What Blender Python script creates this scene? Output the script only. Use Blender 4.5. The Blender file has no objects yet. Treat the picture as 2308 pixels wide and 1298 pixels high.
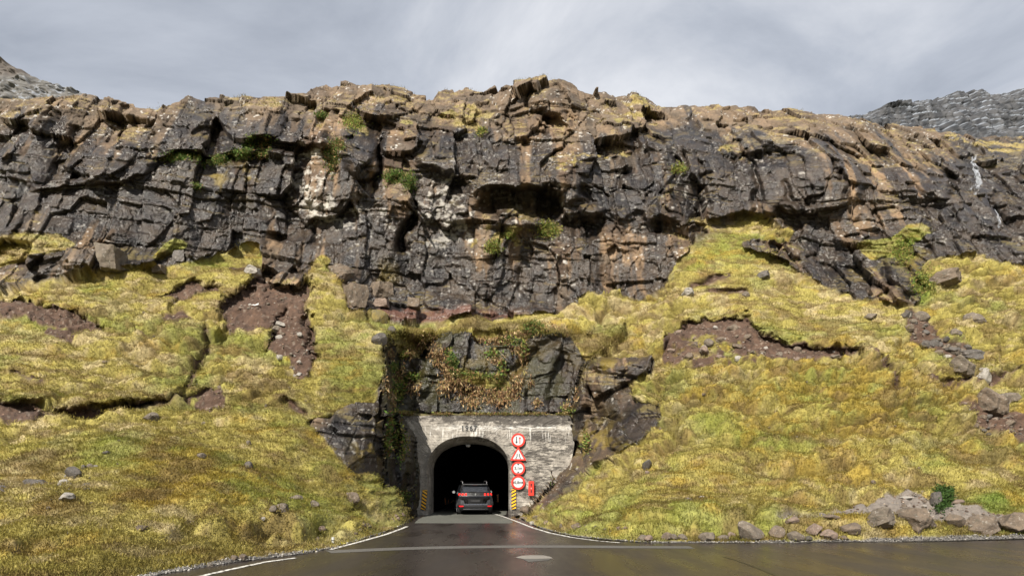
import bpy, bmesh, math, random
import numpy as np
from mathutils import Vector, Matrix
rnd = random.Random(11); rng = np.random.default_rng(5)
S = bpy.context.scene
COL = S.collection
# ---------------------------------------------------------------- camera, world, sun, exposure
IW, IH, F, CX, HY, CH = 2308., 1298., 1539., 1154., 1085., 1.7
cam = bpy.data.objects.new('camera', bpy.data.cameras.new('camera')); COL.objects.link(cam)
cam.location = (0, 0, CH); cam.rotation_euler = (math.radians(90), 0, 0)
cam.data.sensor_width = 36; cam.data.lens = 36*F/IW
cam.data.shift_y = (HY-IH/2)/IW; cam.data.clip_end = 5000
S.camera = cam
SUN_D = Vector((-0.27, -0.72, 0.63)).normalized()          # towards the sun
sl = bpy.data.lights.new('sun', 'SUN'); sl.energy = 4.6; sl.angle = math.radians(0.5); sl.color = (1, .94, .84)
so = bpy.data.objects.new('sun', sl); COL.objects.link(so); so.rotation_euler = SUN_D.to_track_quat('Z', 'Y').to_euler()
W = bpy.data.worlds.new('World'); S.world = W; W.use_nodes = True
nt = W.node_tree; N = nt.nodes; L = nt.links
bg = N['Background']; bg.inputs[1].default_value = .1
sk = N.new('ShaderNodeTexSky'); sk.sky_type = 'NISHITA'; sk.sun_disc = False
sk.sun_elevation = math.asin(SUN_D.z); sk.sun_rotation = math.atan2(SUN_D.x, SUN_D.y)
tc = N.new('ShaderNodeTexCoord'); mp = N.new('ShaderNodeMapping'); L.new(tc.outputs['Generated'], mp.inputs[0])
mp.inputs['Scale'].default_value = (1.0, 1.0, 1.9); mp.inputs['Location'].default_value = (.35, 0.1, .2)
n1 = N.new('ShaderNodeTexNoise'); n1.inputs['Scale'].default_value = 1.9; n1.inputs['Detail'].default_value = 8; n1.inputs['Roughness'].default_value = .58
n1.inputs['Distortion'].default_value = .5
L.new(mp.outputs[0], n1.inputs['Vector'])
cr = N.new('ShaderNodeValToRGB'); sx = N.new('ShaderNodeSeparateXYZ'); L.new(tc.outputs['Generated'], sx.inputs[0]); rx = N.new('ShaderNodeMapRange'); rx.inputs[1].default_value = -.1; rx.inputs[2].default_value = .5; rx.inputs[3].default_value = 0; rx.inputs[4].default_value = .10; L.new(sx.outputs['X'], rx.inputs[0])
ad = N.new('ShaderNodeMath'); L.new(n1.outputs['Fac'], ad.inputs[0]); L.new(rx.outputs[0], ad.inputs[1]); L.new(ad.outputs[0], cr.inputs[0])
e = cr.color_ramp.elements
e[0].position = .34; e[0].color = (2.0, 2.17, 2.5, 1)
e[1].position = .70; e[1].color = (4.9, 4.95, 5.1, 1)
q = e.new(.46); q.color = (2.75, 2.92, 3.27, 1)
mx = N.new('ShaderNodeMixRGB'); mx.inputs[0].default_value = .93
L.new(sk.outputs[0], mx.inputs[1]); L.new(cr.outputs[0], mx.inputs[2]); L.new(mx.outputs[0], bg.inputs[0])
S.view_settings.view_transform = 'Standard'; S.view_settings.look = 'None'; S.view_settings.exposure = 0.95
S.cycles.max_bounces = 6; S.cycles.use_denoising = True
# ---------------------------------------------------------------- helpers
def P(px, py, Y): return Vector(((px-CX)*Y/F, Y, CH+(HY-py)*Y/F))
def G(px, py, z=0.): Y = (CH-z)*F/(py-HY); return Vector(((px-CX)*Y/F, Y, z))    # point on the ground seen there
def tag(o, label=None, cat=None, group=None, kind=None):
    for k, v in (('label', label), ('category', cat), ('group', group), ('kind', kind)):
        if v: o[k] = v
    return o
def link(name, me, mat=None, parent=None, smooth=False):
    o = bpy.data.objects.new(name, me); COL.objects.link(o)
    if mat: me.materials.append(mat)
    if parent: o.parent = parent
    if smooth: me.polygons.foreach_set('use_smooth', np.ones(len(me.polygons), dtype=bool))
    return o
def empty(name, loc=(0, 0, 0), rz=0.):
    o = bpy.data.objects.new(name, None); COL.objects.link(o); o.location = loc; o.rotation_euler = (0, 0, rz); o.empty_display_size = .2; return o
def npmesh(name, V, Fc, k=4):
    me = bpy.data.meshes.new(name); V = np.asarray(V, dtype=np.float32); Fc = np.asarray(Fc, dtype=np.int32)
    me.vertices.add(len(V)); me.vertices.foreach_set('co', V.ravel())
    n = len(Fc); me.loops.add(n*k); me.loops.foreach_set('vertex_index', Fc.ravel())
    me.polygons.add(n); me.polygons.foreach_set('loop_start', np.arange(0, n*k, k, dtype=np.int32))
    me.update(calc_edges=True); me.validate(); return me
def fattr(me, name, a): t = me.attributes.new(name, 'FLOAT', 'POINT'); t.data.foreach_set('value', np.asarray(a, dtype=np.float32).ravel())
def cattr(me, name, a):
    t = me.attributes.new(name, 'FLOAT_COLOR', 'POINT'); a = np.asarray(a, dtype=np.float32)
    t.data.foreach_set('color', np.concatenate([a, np.ones((len(a), 1), np.float32)], 1).ravel())
def mat(name, col=(.5, .5, .5), rough=.6, metal=0., emit=None, es=1., coat=0., noise=0., nscale=8., spec=None, bump=0., bscale=40.):
    m = bpy.data.materials.new(name); m.use_nodes = True; nt = m.node_tree; b = nt.nodes['Principled BSDF']
    b.inputs['Base Color'].default_value = (*col, 1); b.inputs['Roughness'].default_value = rough; b.inputs['Metallic'].default_value = metal
    if coat: b.inputs['Coat Weight'].default_value = coat; b.inputs['Coat Roughness'].default_value = .05
    if spec is not None: b.inputs['Specular IOR Level'].default_value = spec
    if emit: b.inputs['Emission Color'].default_value = (*emit, 1); b.inputs['Emission Strength'].default_value = es
    if noise:
        t = nt.nodes.new('ShaderNodeTexCoord'); n = nt.nodes.new('ShaderNodeTexNoise'); n.inputs['Scale'].default_value = nscale; n.inputs['Detail'].default_value = 8
        nt.links.new(t.outputs['Object'], n.inputs['Vector'])
        r = nt.nodes.new('ShaderNodeMapRange'); r.inputs[1].default_value = .3; r.inputs[2].default_value = .7; r.inputs[3].default_value = 1-noise; r.inputs[4].default_value = 1+noise
        nt.links.new(n.outputs['Fac'], r.inputs[0])
        v = nt.nodes.new('ShaderNodeVectorMath'); v.operation = 'SCALE'; v.inputs[0].default_value = col
        nt.links.new(r.outputs[0], v.inputs['Scale']); nt.links.new(v.outputs[0], b.inputs['Base Color'])
    if bump:
        t = nt.nodes.new('ShaderNodeTexCoord'); n = nt.nodes.new('ShaderNodeTexNoise'); n.inputs['Scale'].default_value = bscale; n.inputs['Detail'].default_value = 6
        nt.links.new(t.outputs['Object'], n.inputs['Vector']); bp = nt.nodes.new('ShaderNodeBump'); bp.inputs['Strength'].default_value = bump; bp.inputs['Distance'].default_value = .02
        nt.links.new(n.outputs['Fac'], bp.inputs['Height']); nt.links.new(bp.outputs[0], b.inputs['Normal'])
    return m
def _h(ix, iy, iz, s):
    h = (ix.astype(np.uint32)*np.uint32(73856093)) ^ (iy.astype(np.uint32)*np.uint32(19349663)) ^ (iz.astype(np.uint32)*np.uint32(83492791)) ^ np.uint32((s*2654435761) & 0xffffffff)
    h ^= h >> np.uint32(13); h *= np.uint32(0x5bd1e995); h ^= h >> np.uint32(15); h *= np.uint32(0x27d4eb2d); h ^= h >> np.uint32(16)
    return h
def noise(p, sc, seed=0):
    """3-D value noise in 0..1 at points p (N,3); sc = feature size or 3-tuple of sizes"""
    q = p/np.array(sc, dtype=np.float32); i = np.floor(q).astype(np.int32); f = q-i; f = f*f*f*(f*(f*6-15)+10)
    r = 0
    for dx in (0, 1):
        wx = f[:, 0] if dx else 1-f[:, 0]
        for dy in (0, 1):
            wy = f[:, 1] if dy else 1-f[:, 1]
            for dz in (0, 1):
                wz = f[:, 2] if dz else 1-f[:, 2]
                r = r + wx*wy*wz*(_h(i[:, 0]+dx, i[:, 1]+dy, i[:, 2]+dz, seed) & np.uint32(65535)).astype(np.float32)
    return (r/65535.).astype(np.float32)
def fbm(p, sc, seed=0, oct=4, g=.5):
    sc = np.array(sc if hasattr(sc, '__len__') else (sc,)*3, dtype=np.float32); a = 1.; t = 0.; r = 0
    for k in range(oct): r = r+a*noise(p, sc/(2.03**k), seed+17*k); t += a; a *= g
    return r/t
def voro(p, sc, seed=0, box=0., jit=.9):
    """returns F1, F2 (in cell units), random (N,4) of the nearest cell, offset from its site"""
    q = (p/np.array(sc, dtype=np.float32)).astype(np.float32); i = np.floor(q).astype(np.int32); n = len(q)
    F1 = np.full(n, 9., np.float32); F2 = np.full(n, 9., np.float32); R = np.zeros(n, np.uint32); D = np.zeros((n, 3), np.float32)
    for dx in (-1, 0, 1):
        for dy in (-1, 0, 1):
            for dz in (-1, 0, 1):
                h = _h(i[:, 0]+dx, i[:, 1]+dy, i[:, 2]+dz, seed)
                ox = q[:, 0]-(i[:, 0]+dx+(1-jit)/2+jit*(h & np.uint32(1023))/1023.)
                oy = q[:, 1]-(i[:, 1]+dy+(1-jit)/2+jit*((h >> np.uint32(10)) & np.uint32(1023))/1023.)
                oz = q[:, 2]-(i[:, 2]+dz+(1-jit)/2+jit*((h >> np.uint32(20)) & np.uint32(1023))/1023.)
                d = np.sqrt(ox*ox+oy*oy+oz*oz).astype(np.float32)
                if box: d = d*(1-box)+box*np.maximum(np.maximum(np.abs(ox), np.abs(oy)), np.abs(oz)).astype(np.float32)
                c = d < F1
                F2 = np.where(c, F1, np.minimum(F2, d)); F1 = np.where(c, d, F1); R = np.where(c, h, R)
                D[c, 0] = ox[c]; D[c, 1] = oy[c]; D[c, 2] = oz[c]
    z = np.zeros(n, np.int32); Q = R.astype(np.int64).astype(np.int32)
    rr = np.stack([(_h(Q, z, z+k, seed+5) & np.uint32(65535)).astype(np.float32)/65535. for k in range(4)], 1)
    return F1, F2, rr, D
def sst(a, b, x): t = np.clip((x-a)/(b-a), 0, 1); return t*t*(3-2*t)
# masks painted on a map of the hillside, addressed by (px, py)
MS = 3; MX0, MY0 = -480, 100; MW, MH = (2800-MX0)//MS, (1600-MY0)//MS
gx, gy = np.meshgrid(MX0+MS*(np.arange(MW)+.5), MY0+MS*(np.arange(MH)+.5))
def blur(m, r):
    k = max(1, int(round(r/MS)))
    for _ in range(2):
        for ax in (0, 1):
            c = np.cumsum(np.concatenate([np.repeat(np.take(m, [0], ax), k+1, ax), m, np.repeat(np.take(m, [-1], ax), k, ax)], ax), ax)
            n = m.shape[ax]; m = (np.take(c, np.arange(2*k+1, 2*k+1+n), ax)-np.take(c, np.arange(n), ax))/(2*k+1)
    return m
def poly(pts, r=0):
    m = np.zeros(gx.shape, bool); n = len(pts)
    for i in range(n):
        x0, y0 = pts[i]; x1, y1 = pts[(i+1) % n]
        if y0 == y1: continue
        c = ((y0 > gy) != (y1 > gy)) & (gx < (x1-x0)*(gy-y0)/(y1-y0)+x0); m ^= c
    m = m.astype(np.float32)
    return blur(m, r) if r else m
def stroke(pts, w):
    m = np.full(gx.shape, 1e9, np.float32)
    for (x0, y0), (x1, y1) in zip(pts[:-1], pts[1:]):
        t = np.clip(((gx-x0)*(x1-x0)+(gy-y0)*(y1-y0))/((x1-x0)**2+(y1-y0)**2), 0, 1)
        m = np.minimum(m, np.hypot(gx-x0-t*(x1-x0), gy-y0-t*(y1-y0)))
    return np.exp(-(m/w)**2).astype(np.float32)
def ell(*es):
    m = np.zeros(gx.shape, np.float32)
    for cx, cy, rx, ry, s in es:
        m += s*np.exp(-(((gx-cx)/rx)**2+((gy-cy)/ry)**2))
    return m
def samp(m, px, py):
    u = np.clip((px-MX0)/MS-.5, 0, MW-1.01); v = np.clip((py-MY0)/MS-.5, 0, MH-1.01)
    i = u.astype(int); j = v.astype(int); a = u-i; b = v-j
    return ((m[j, i]*(1-a)+m[j, i+1]*a)*(1-b)+(m[j+1, i]*(1-a)+m[j+1, i+1]*a)*b).astype(np.float32)
# ---------------------------------------------------------------- hillside and cliff: the lie of the land
SKY = np.array([(-480, 225), (-200, 205), (-60, 225), (0, 216), (60, 222), (120, 222), (180, 212), (200, 210), (240, 215), (262, 232), (300, 232), (305, 245), (370, 245), (400, 235), (425, 219), (460, 226), (480, 222), (540, 217), (600, 215), (650, 210), (690, 207), (712, 190), (735, 183), (750, 190), (778, 183), (800, 190), (825, 195), (850, 189), (880, 188), (910, 197), (940, 212), (976, 216), (990, 197), (1020, 196), (1024, 204), (1050, 200), (1090, 215), (1120, 200), (1140, 187), (1175, 185), (1195, 187), (1220, 176), (1245, 171), (1270, 173), (1290, 180), (1310, 195), (1340, 205), (1365, 207), (1375, 216), (1430, 218), (1460, 225), (1490, 242), (1550, 240), (1600, 235), (1620, 237), (1625, 243), (1700, 241), (1710, 250), (1790, 250), (1840, 255), (1900, 258), (1960, 270), (2000, 280), (2060, 290), (2105, 290), (2115, 302), (2200, 304), (2308, 312), (2500, 300), (2800, 320)], float)
FOOT = np.array([(-480, 1490), (0, 1375), (200, 1325), (330, 1300), (480, 1274), (560, 1264), (680, 1249), (745, 1236), (870, 1198), (905, 1184), (935, 1166), (945, 1164), (1165, 1164), (1180, 1172), (1205, 1184), (1240, 1196), (1290, 1207), (1360, 1215), (1440, 1222), (1620, 1223), (1900, 1221), (2100, 1219), (2308, 1212), (2800, 1195)], float)
skyl = lambda x: np.interp(x, SKY[:, 0], SKY[:, 1])
footl = lambda x: np.interp(x, FOOT[:, 0], FOOT[:, 1])
CP = []
for x, y in FOOT:
    if x < 930 or x > 1180: CP.append((x, y, CH*F/(y-HY)))
def col_(x, *ys):
    for y, d in ys: CP.append((x, y, d))
for xo in (0, -400): col_(xo, (1298, 11.7 if not xo else 10.5), (1200, 14.5), (1085, 18.5), (900, 24.5), (800, 28), (700, 31.5), (650, 33.5), (560, 35.5), (430, 37), (300, 39), (225, 41))
col_(300, (700, 33), (600, 35), (550, 36.5), (400, 38), (260, 41))
col_(400, (1200, 16), (1085, 20.5), (950, 25.5), (800, 30), (700, 33), (600, 36))
col_(600, (600, 37.5), (560, 38.5), (400, 39.5), (230, 43))
col_(650, (1200, 18.3), (1085, 23.5), (950, 27.5), (800, 31), (700, 33.7), (640, 36))
col_(800, (1200, 21), (1100, 25.5), (1000, 28.3), (900, 30), (800, 31.8), (720, 34.5))
col_(860, (1120, 28), (1000, 29.5), (850, 31), (760, 33), (720, 36), (690, 38), (600, 39.2), (400, 40.5), (300, 42.5), (195, 47))
col_(930, (1140, 33.5), (1060, 34.8))
col_(1100, (900, 36), (760, 36.5), (738, 37), (712, 39.2), (690, 40), (600, 40.5), (500, 41), (350, 43), (280, 46), (215, 50))
col_(1250, (900, 35.5), (740, 36.5), (700, 39), (600, 40.2), (500, 41.5), (330, 43.5), (240, 46), (175, 47.5))
col_(1250, (1150, 27.5), (1100, 33))
col_(1200, (1160, 30.5)); col_(1180, (1150, 34))
col_(1350, (1150, 23.7), (1080, 28.5), (1000, 31.8), (900, 33.5), (820, 34.5), (740, 36.2), (690, 38))
col_(1430, (680, 38.5), (560, 40.5), (400, 43), (270, 47), (221, 51))
col_(1500, (1150, 22), (1085, 25), (950, 29.5), (850, 32), (750, 34.5), (680, 37), (600, 39.5))
col_(1700, (1150, 21.7), (1085, 24.3), (950, 28.3), (850, 31), (750, 34), (650, 37.5), (560, 40.5), (490, 43))
col_(1600, (480, 43), (350, 44.5), (245, 52))
col_(1850, (700, 36.5), (600, 40.5), (560, 42), (470, 43.5), (320, 45.5), (262, 54))
col_(2000, (1150, 22), (1085, 24.7), (950, 28.5), (850, 31), (750, 34.2), (680, 36.8))
col_(2100, (620, 39), (500, 42), (430, 44), (310, 52), (295, 54))
for xo in (2308, 2750): col_(xo, (1100, 24.5), (950, 29.5), (800, 33.5), (700, 36.5), (620, 38.5), (560, 41), (450, 45), (350, 50), (320, 55))
CP = np.array(CP, float)
def tps(A, B):
    r = np.hypot(A[:, None, 0]-B[None, :, 0], A[:, None, 1]-B[None, :, 1])/300.
    return np.where(r > 0, r*r*np.log(r+1e-12), 0)
n = len(CP); Kx = np.zeros((n+3, n+3)); Kx[:n, :n] = tps(CP, CP)+np.eye(n)*4e-3; Pm = np.c_[np.ones(n), CP[:, 0]/300, CP[:, 1]/300]; Kx[:n, n:] = Pm; Kx[n:, :n] = Pm.T
wts = np.linalg.solve(Kx, np.r_[1/CP[:, 2], 0, 0, 0])
cgx = np.linspace(-480, 2800, 165); cgy = np.linspace(130, 1580, 90); CGX, CGY = np.meshgrid(cgx, cgy)
pts = np.c_[CGX.ravel(), CGY.ravel()]
wc = (tps(pts, CP)@wts[:n]+wts[n]+wts[n+1]*pts[:, 0]/300+wts[n+2]*pts[:, 1]/300).reshape(CGX.shape)
def wmac(px, py):
    u = np.clip((px-cgx[0])/(cgx[1]-cgx[0]), 0, len(cgx)-1.01); v = np.clip((py-cgy[0])/(cgy[1]-cgy[0]), 0, len(cgy)-1.01)
    i = u.astype(int); j = v.astype(int); a = u-i; b = v-j
    return (wc[j, i]*(1-a)+wc[j, i+1]*a)*(1-b)+(wc[j+1, i]*(1-a)+wc[j+1, i+1]*a)*b
# grid: columns of the sheet, rows from below the road edge up to the skyline, then back over the plateau
cols = np.r_[np.arange(-1150, -460, 14), np.arange(-460, -20, 10), np.arange(-20, 2330, 2.0), np.arange(2330, 2780, 10), np.arange(2780, 3300, 14)]
NR = 610
v = np.linspace(0, 1, NR)
bot = footl(cols)+45; top = skyl(cols)
PX = np.repeat(cols[None, :], NR, 0); PY = bot[None, :]+(top-bot)[None, :]*v[:, None]
sh = PX.shape
px = PX.ravel(); py = PY.ravel()
fl = footl(px); s = fl-py
w = wmac(px, py); wf = wmac(px, fl); wex = (fl-HY)/(CH*F)
w = w+(wex-wf)*np.exp(-np.maximum(s, 0)/45.)*((px < 935) | (px > 1180))
w = np.where(s < 0, (py-HY)/((CH+.16)*F), w)
Yd = 1/np.clip(w, 1/80, 1)
# the portal cut
CUT = poly([(866, 770), (880, 748), (905, 742), (935, 756), (985, 738), (1030, 745), (1070, 726), (1120, 740), (1180, 728), (1235, 748), (1290, 730), (1340, 716), (1400, 712), (1415, 740), (1385, 770), (1345, 800), (1312, 830), (1300, 880), (1288, 930), (1284, 985), (1255, 1045), (1245, 1090), (1185, 1158), (1170, 1175), (938, 1172), (905, 1140), (872, 1110), (864, 1000), (868, 880)], 5)
cut = samp(CUT, px+6*(fbm(np.c_[px, py, py*0], 40., 3, 2)-.5), py)
edgx = np.interp(py, [930, 985, 1060], [903, 933, 945]); Yc = 1/np.interp(864+(px-864)*81/(edgx-864), [864, 945, 1600], [1/30., 1/35.25, 1/35.9]); Yc = np.where(py < 938, np.interp(py, [735, 938], [0, 1])*(Yc-36.6)+36.6+np.interp(px, [866, 905, 940], [-2.2, -.5, 0]), Yc)
Yc = np.where((px > edgx) & (py > 930), 36.1, Yc)
Yd = np.where(s < 0, Yd, Yd*(1-cut)+Yc*cut)
# local features: overhanging brows, caves, clefts, turf lips (metres of depth)
FEAT = np.zeros(gx.shape, np.float32)
def brow(pts, amp, up, dn=8, wav=1):
    xs = [p[0] for p in pts]; ly = np.interp(gx, xs, [p[1] for p in pts])
    a = np.clip((gx-xs[0])/25, 0, 1)*np.clip((xs[-1]-gx)/25, 0, 1)
    d = ly-gy
    return -amp*a*np.where(d > 0, np.exp(-(d/up)**1.5), np.where(d > -dn, 1+d/dn, 0)).astype(np.float32)
FEAT += brow([(327, 350), (424, 336), (458, 356), (497, 338), (555, 318), (589, 318), (674, 316), (712, 327), (760, 330)], 1.4, 100)
FEAT += brow([(50, 440), (73, 431), (115, 423), (185, 416), (270, 408), (308, 404), (340, 380)], .9, 60)
FEAT += brow([(759, 385), (800, 402), (840, 398)], 1.2, 70)
FEAT += brow([(920, 365), (937, 375), (980, 385), (1022, 389), (1080, 380)], 1.0, 70)
FEAT += brow([(1040, 470), (1070, 462), (1100, 440), (1150, 425), (1230, 428), (1290, 455), (1320, 460)], 1.1, 110)
FEAT += brow([(1290, 480), (1330, 490), (1390, 508), (1450, 470), (1500, 475), (1560, 492)], .65, 80)
FEAT += brow([(1480, 500), (1560, 492), (1620, 478), (1700, 474), (1760, 474), (1840, 480), (1900, 466), (1960, 460)], 1.15, 120)
FEAT += brow([(1700, 345), (1720, 330), (1780, 312), (1830, 308)], .8, 30)
FEAT += brow([(2100, 440), (2160, 432)], .9, 60)
FEAT += brow([(1240, 400), (1300, 370), (1370, 380), (1420, 385)], .6, 40)
FEAT += brow([(-50, 560), (60, 575), (200, 600), (300, 600), (420, 590), (500, 575)], .7, 45)
FEAT += brow([(690, 325), (720, 330), (760, 300)], .8, 40)
FEAT += brow([(1245, 285), (1290, 290), (1310, 255)], .9, 60)
for (cx, cy, rx, ry, a) in ((1180, 458, 115, 32, 2.3), (1245, 270, 30, 18, 1.2), (620, 536, 20, 10, .7), (470, 350, 90, 10, .8), (610, 325, 60, 9, .9), (1150, 322, 45, 10, 1.), (2040, 560, 40, 20, .6), (100, 555, 20, 12, .4), (1330, 500, 40, 14, .5), (1000, 455, 30, 12, .4)):
    FEAT += a*np.exp(-((((gx-cx)/rx)**2+((gy-cy)/ry)**2)**2)).astype(np.float32)
for pts_, wd, a in (([(928, 455), (912, 560)], 10, 1.8), ([(1688, 340), (1702, 470)], 6, 1.2), ([(845, 320), (838, 410)], 9, 1.6), ([(465, 270), (455, 345)], 5, .7), ([(1888, 330), (1912, 460)], 6, 1.), ([(60, 480), (38, 540)], 6, .8), ([(150, 300), (110, 410)], 6, .7), ([(1310, 440), (1330, 520)], 8, 1.), ([(1595, 400), (1575, 480)], 6, .8), ([(1530, 360), (1500, 470)], 7, .9), ([(300, 240), (250, 330)], 6, .8), ([(660, 220), (640, 300)], 5, .5), ([(1290, 200), (1300, 280)], 7, 1.), ([(1205, 200), (1190, 300)], 7, .9), ([(960, 300), (935, 360)], 6, .9), ([(1420, 330), (1400, 430)], 6, .7), ([(1780, 420), (1790, 470)], 5, .7), ([(700, 470), (720, 540)], 5, .5), ([(1120, 880), (1200, 790), (1240, 760)], 10, .5), ([(1235, 900), (1260, 800)], 10, .35), ([(900, 900), (960, 800)], 12, .6), ([(940, 930), (985, 850), (960, 790)], 14, .5), ([(1995, 590), (1990, 680)], 8, .9), ([(750, 600), (760, 640)], 6, .7), ([(1180, 620), (1190, 700)], 5, .5), ([(1075, 640), (1080, 700)], 4, .4)):
    FEAT += a*stroke(pts_, wd)
for (cx, cy, rx, ry, a) in ((1180, 500, 60, 25, .8), (1075, 610, 60, 60, .5), (1300, 900, 50, 70, .5), (1380, 830, 60, 16, .8), (1370, 890, 45, 40, .8), (1440, 960, 60, 45, .5), (800, 340, 38, 42, 1.), (2090, 410, 60, 34, .8), (1540, 300, 60, 50, .8), (1170, 225, 50, 40, 1.), (1270, 225, 50, 45, 1.2), (735, 255, 16, 32, .6), (248, 300, 14, 34, .7), (2030, 640, 40, 45, .9), (1725, 545, 50, 18, .8), (560, 270, 60, 60, .4), (1960, 410, 60, 50, .3), (700, 560, 60, 30, .4), (775, 980, 80, 60, .3), (1000, 800, 40, 25, .4), (920, 770, 30, 25, .5)):
    FEAT -= a*np.exp(-((((gx-cx)/rx)**2+((gy-cy)/ry)**2)**2)).astype(np.float32)
# turf, soil
GR = poly([(-480, 640), (0, 652), (60, 635), (130, 617), (200, 608), (290, 600), (350, 592), (420, 590), (470, 585), (520, 570), (555, 552), (588, 553), (588, 600), (600, 640), (690, 650), (702, 600), (720, 580), (745, 615), (765, 650), (785, 705), (830, 712), (900, 722), (1000, 722), (1100, 722), (1190, 712), (1280, 698), (1320, 660), (1400, 655), (1440, 672), (1490, 636), (1525, 597), (1568, 560), (1562, 522), (1530, 510), (1560, 492), (1640, 492), (1680, 475), (1720, 485), (1770, 510), (1800, 528), (1760, 545), (1690, 540), (1660, 560), (1750, 590), (1850, 640), (1950, 665), (2040, 685), (2070, 680), (2085, 640), (2080, 600), (2110, 583), (2200, 572), (2308, 600), (2800, 600), (2800, 1600), (-480, 1600)], 0)
BARE = poly([(866, 760), (885, 745), (930, 738), (985, 748), (1060, 740), (1180, 742), (1250, 745), (1300, 752), (1370, 742), (1425, 715), (1385, 770), (1345, 800), (1400, 805), (1480, 803), (1475, 840), (1420, 855), (1428, 905), (1500, 908), (1480, 950), (1420, 1015), (1340, 1048), (1290, 1100), (1235, 1130), (1170, 1162), (1165, 1175), (938, 1172), (905, 1132), (862, 1105), (838, 1062), (795, 1062), (760, 1028), (720, 985), (680, 948), (722, 930), (785, 914), (850, 905), (856, 850), (862, 800)])
GR = GR*(1-BARE); GRM = blur(GR, 5)
for pg in ([(-480, 560), (-50, 545), (60, 530), (130, 532), (180, 548), (150, 568), (90, 575), (0, 600), (-480, 610)], [(330, 580), (365, 555), (400, 545), (430, 552), (420, 565), (380, 572)], [(700, 600), (715, 570), (745, 575), (740, 600)], [(1050, 560), (1075, 515), (1130, 508), (1200, 520), (1270, 510), (1265, 540), (1200, 555), (1100, 545), (1070, 575)],
           [(1040, 728), (1210, 728), (1190, 768), (1150, 752), (1100, 762), (1060, 750)], [(885, 742), (985, 736), (965, 775), (930, 812), (905, 790)], [(1270, 728), (1410, 708), (1370, 770), (1325, 812), (1290, 770)], [(1010, 838), (1040, 832), (1150, 860), (1160, 880), (1080, 872), (1020, 858)],
           [(1310, 800), (1320, 770), (1370, 740), (1480, 700), (1500, 800), (1420, 800)], [(880, 280), (925, 272), (945, 285), (900, 290)], [(985, 262), (1080, 225), (1120, 240), (1100, 280), (1060, 300), (990, 285)], [(1235, 380), (1290, 350), (1400, 325), (1440, 345), (1390, 360), (1280, 385)],
           [(1330, 285), (1380, 262), (1440, 258), (1460, 270), (1400, 285)], [(1380, 220), (1460, 232), (1500, 260), (1560, 280), (1480, 262), (1420, 250)], [(1600, 345), (1640, 320), (1670, 325), (1650, 345)], [(1720, 305), (1790, 295), (1800, 305), (1740, 312)], [(780, 270), (810, 262), (835, 290), (820, 305), (785, 300)],
           [(2010, 540), (2040, 500), (2090, 500), (2100, 525), (2060, 550), (2030, 560)], [(1920, 560), (2000, 530), (2040, 575), (1960, 590)], [(2120, 310), (2308, 318), (2308, 345), (2200, 340), (2130, 330)], [(300, 240), (370, 244), (370, 256), (310, 256)], [(2060, 650), (2090, 600), (2100, 640), (2095, 665)], [(590, 217), (690, 208), (690, 216), (600, 226)], [(880, 930), (905, 925), (1000, 928), (1000, 934), (900, 936)]):
    GR = np.maximum(GR, poly(pg))
GR = blur(GR, 5)
DI_ = [[(-60, 668), (0, 668), (60, 670), (110, 678), (150, 690), (190, 708), (238, 728), (234, 742), (175, 740), (150, 780), (105, 770), (95, 740), (60, 705), (-60, 712)],
       [(352, 664), (400, 640), (440, 627), (497, 640), (488, 656), (450, 650), (400, 690), (385, 690), (395, 660)],
       [(588, 600), (606, 640), (660, 652), (704, 640), (706, 665), (690, 690), (640, 698), (600, 738), (580, 728), (545, 745), (520, 752), (512, 722), (497, 700), (520, 672), (565, 640)],
       [(636, 702), (682, 688), (697, 722), (707, 772), (716, 822), (690, 860), (665, 850), (650, 800), (600, 790), (598, 765), (614, 735)],
       [(-60, 903), (60, 904), (130, 917), (180, 928), (250, 920), (330, 905), (340, 912), (250, 938), (150, 946), (-60, 946)],
       [(1495, 772), (1508, 745), (1540, 720), (1590, 708), (1650, 710), (1690, 710), (1684, 730), (1722, 752), (1770, 768), (1850, 783), (1930, 783), (1948, 799), (1860, 806), (1780, 812), (1700, 830), (1640, 822), (1560, 835), (1500, 805)],
       [(1528, 516), (1590, 508), (1585, 527), (1545, 533)], [(2130, 900), (2200, 905), (2308, 930), (2480, 960), (2480, 1010), (2308, 985), (2200, 940)], [(2045, 690), (2075, 690), (2120, 760), (2200, 780), (2180, 850), (2140, 800), (2060, 760)],
       [(360, 700), (430, 700), (440, 730), (380, 735)], [(440, 890), (500, 860), (520, 900), (470, 935)], [(1930, 1130), (2010, 1108), (2050, 1085), (2110, 1120), (2308, 1150), (2480, 1150), (2480, 1185), (2050, 1178), (1930, 1165), (1780, 1180), (1700, 1195), (1780, 1165)]]
DI = np.zeros(gx.shape, np.float32)
for pg in DI_: DI = np.maximum(DI, poly(pg))
SCAR = np.zeros(gx.shape, np.float32)
for k in (0, 1, 2, 3, 4, 5, 6): SCAR = np.maximum(SCAR, poly(DI_[k]))
BRK = np.zeros(gx.shape, np.float32)
for k in (0, 1, 4, 5): BRK = np.maximum(BRK, poly(DI_[k]))
CRK = [[(230, 932), (300, 915), (380, 900), (440, 885), (480, 868)], [(400, 895), (430, 850), (440, 800), (470, 770), (462, 740)], [(1960, 800), (2010, 850), (2030, 880)], [(2080, 850), (2150, 865), (2190, 850), (2250, 855), (2308, 830)], [(1560, 640), (1640, 620)], [(30, 840), (90, 850)], [(520, 600), (588, 602)], [(1600, 650), (1680, 660)], [(690, 925), (640, 905)]]
CR = np.zeros(gx.shape, np.float32)
for c in CRK: CR = np.maximum(CR, stroke(c, 7))
TD = np.zeros(gx.shape, np.float32)
for r_ in range(1, MH): TD[r_] = (TD[r_-1]+MS)*(SCAR[r_] > .5)
TDm = blur(np.clip(TD/70., 0, 1)*blur(BRK, 6), 3)
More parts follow.
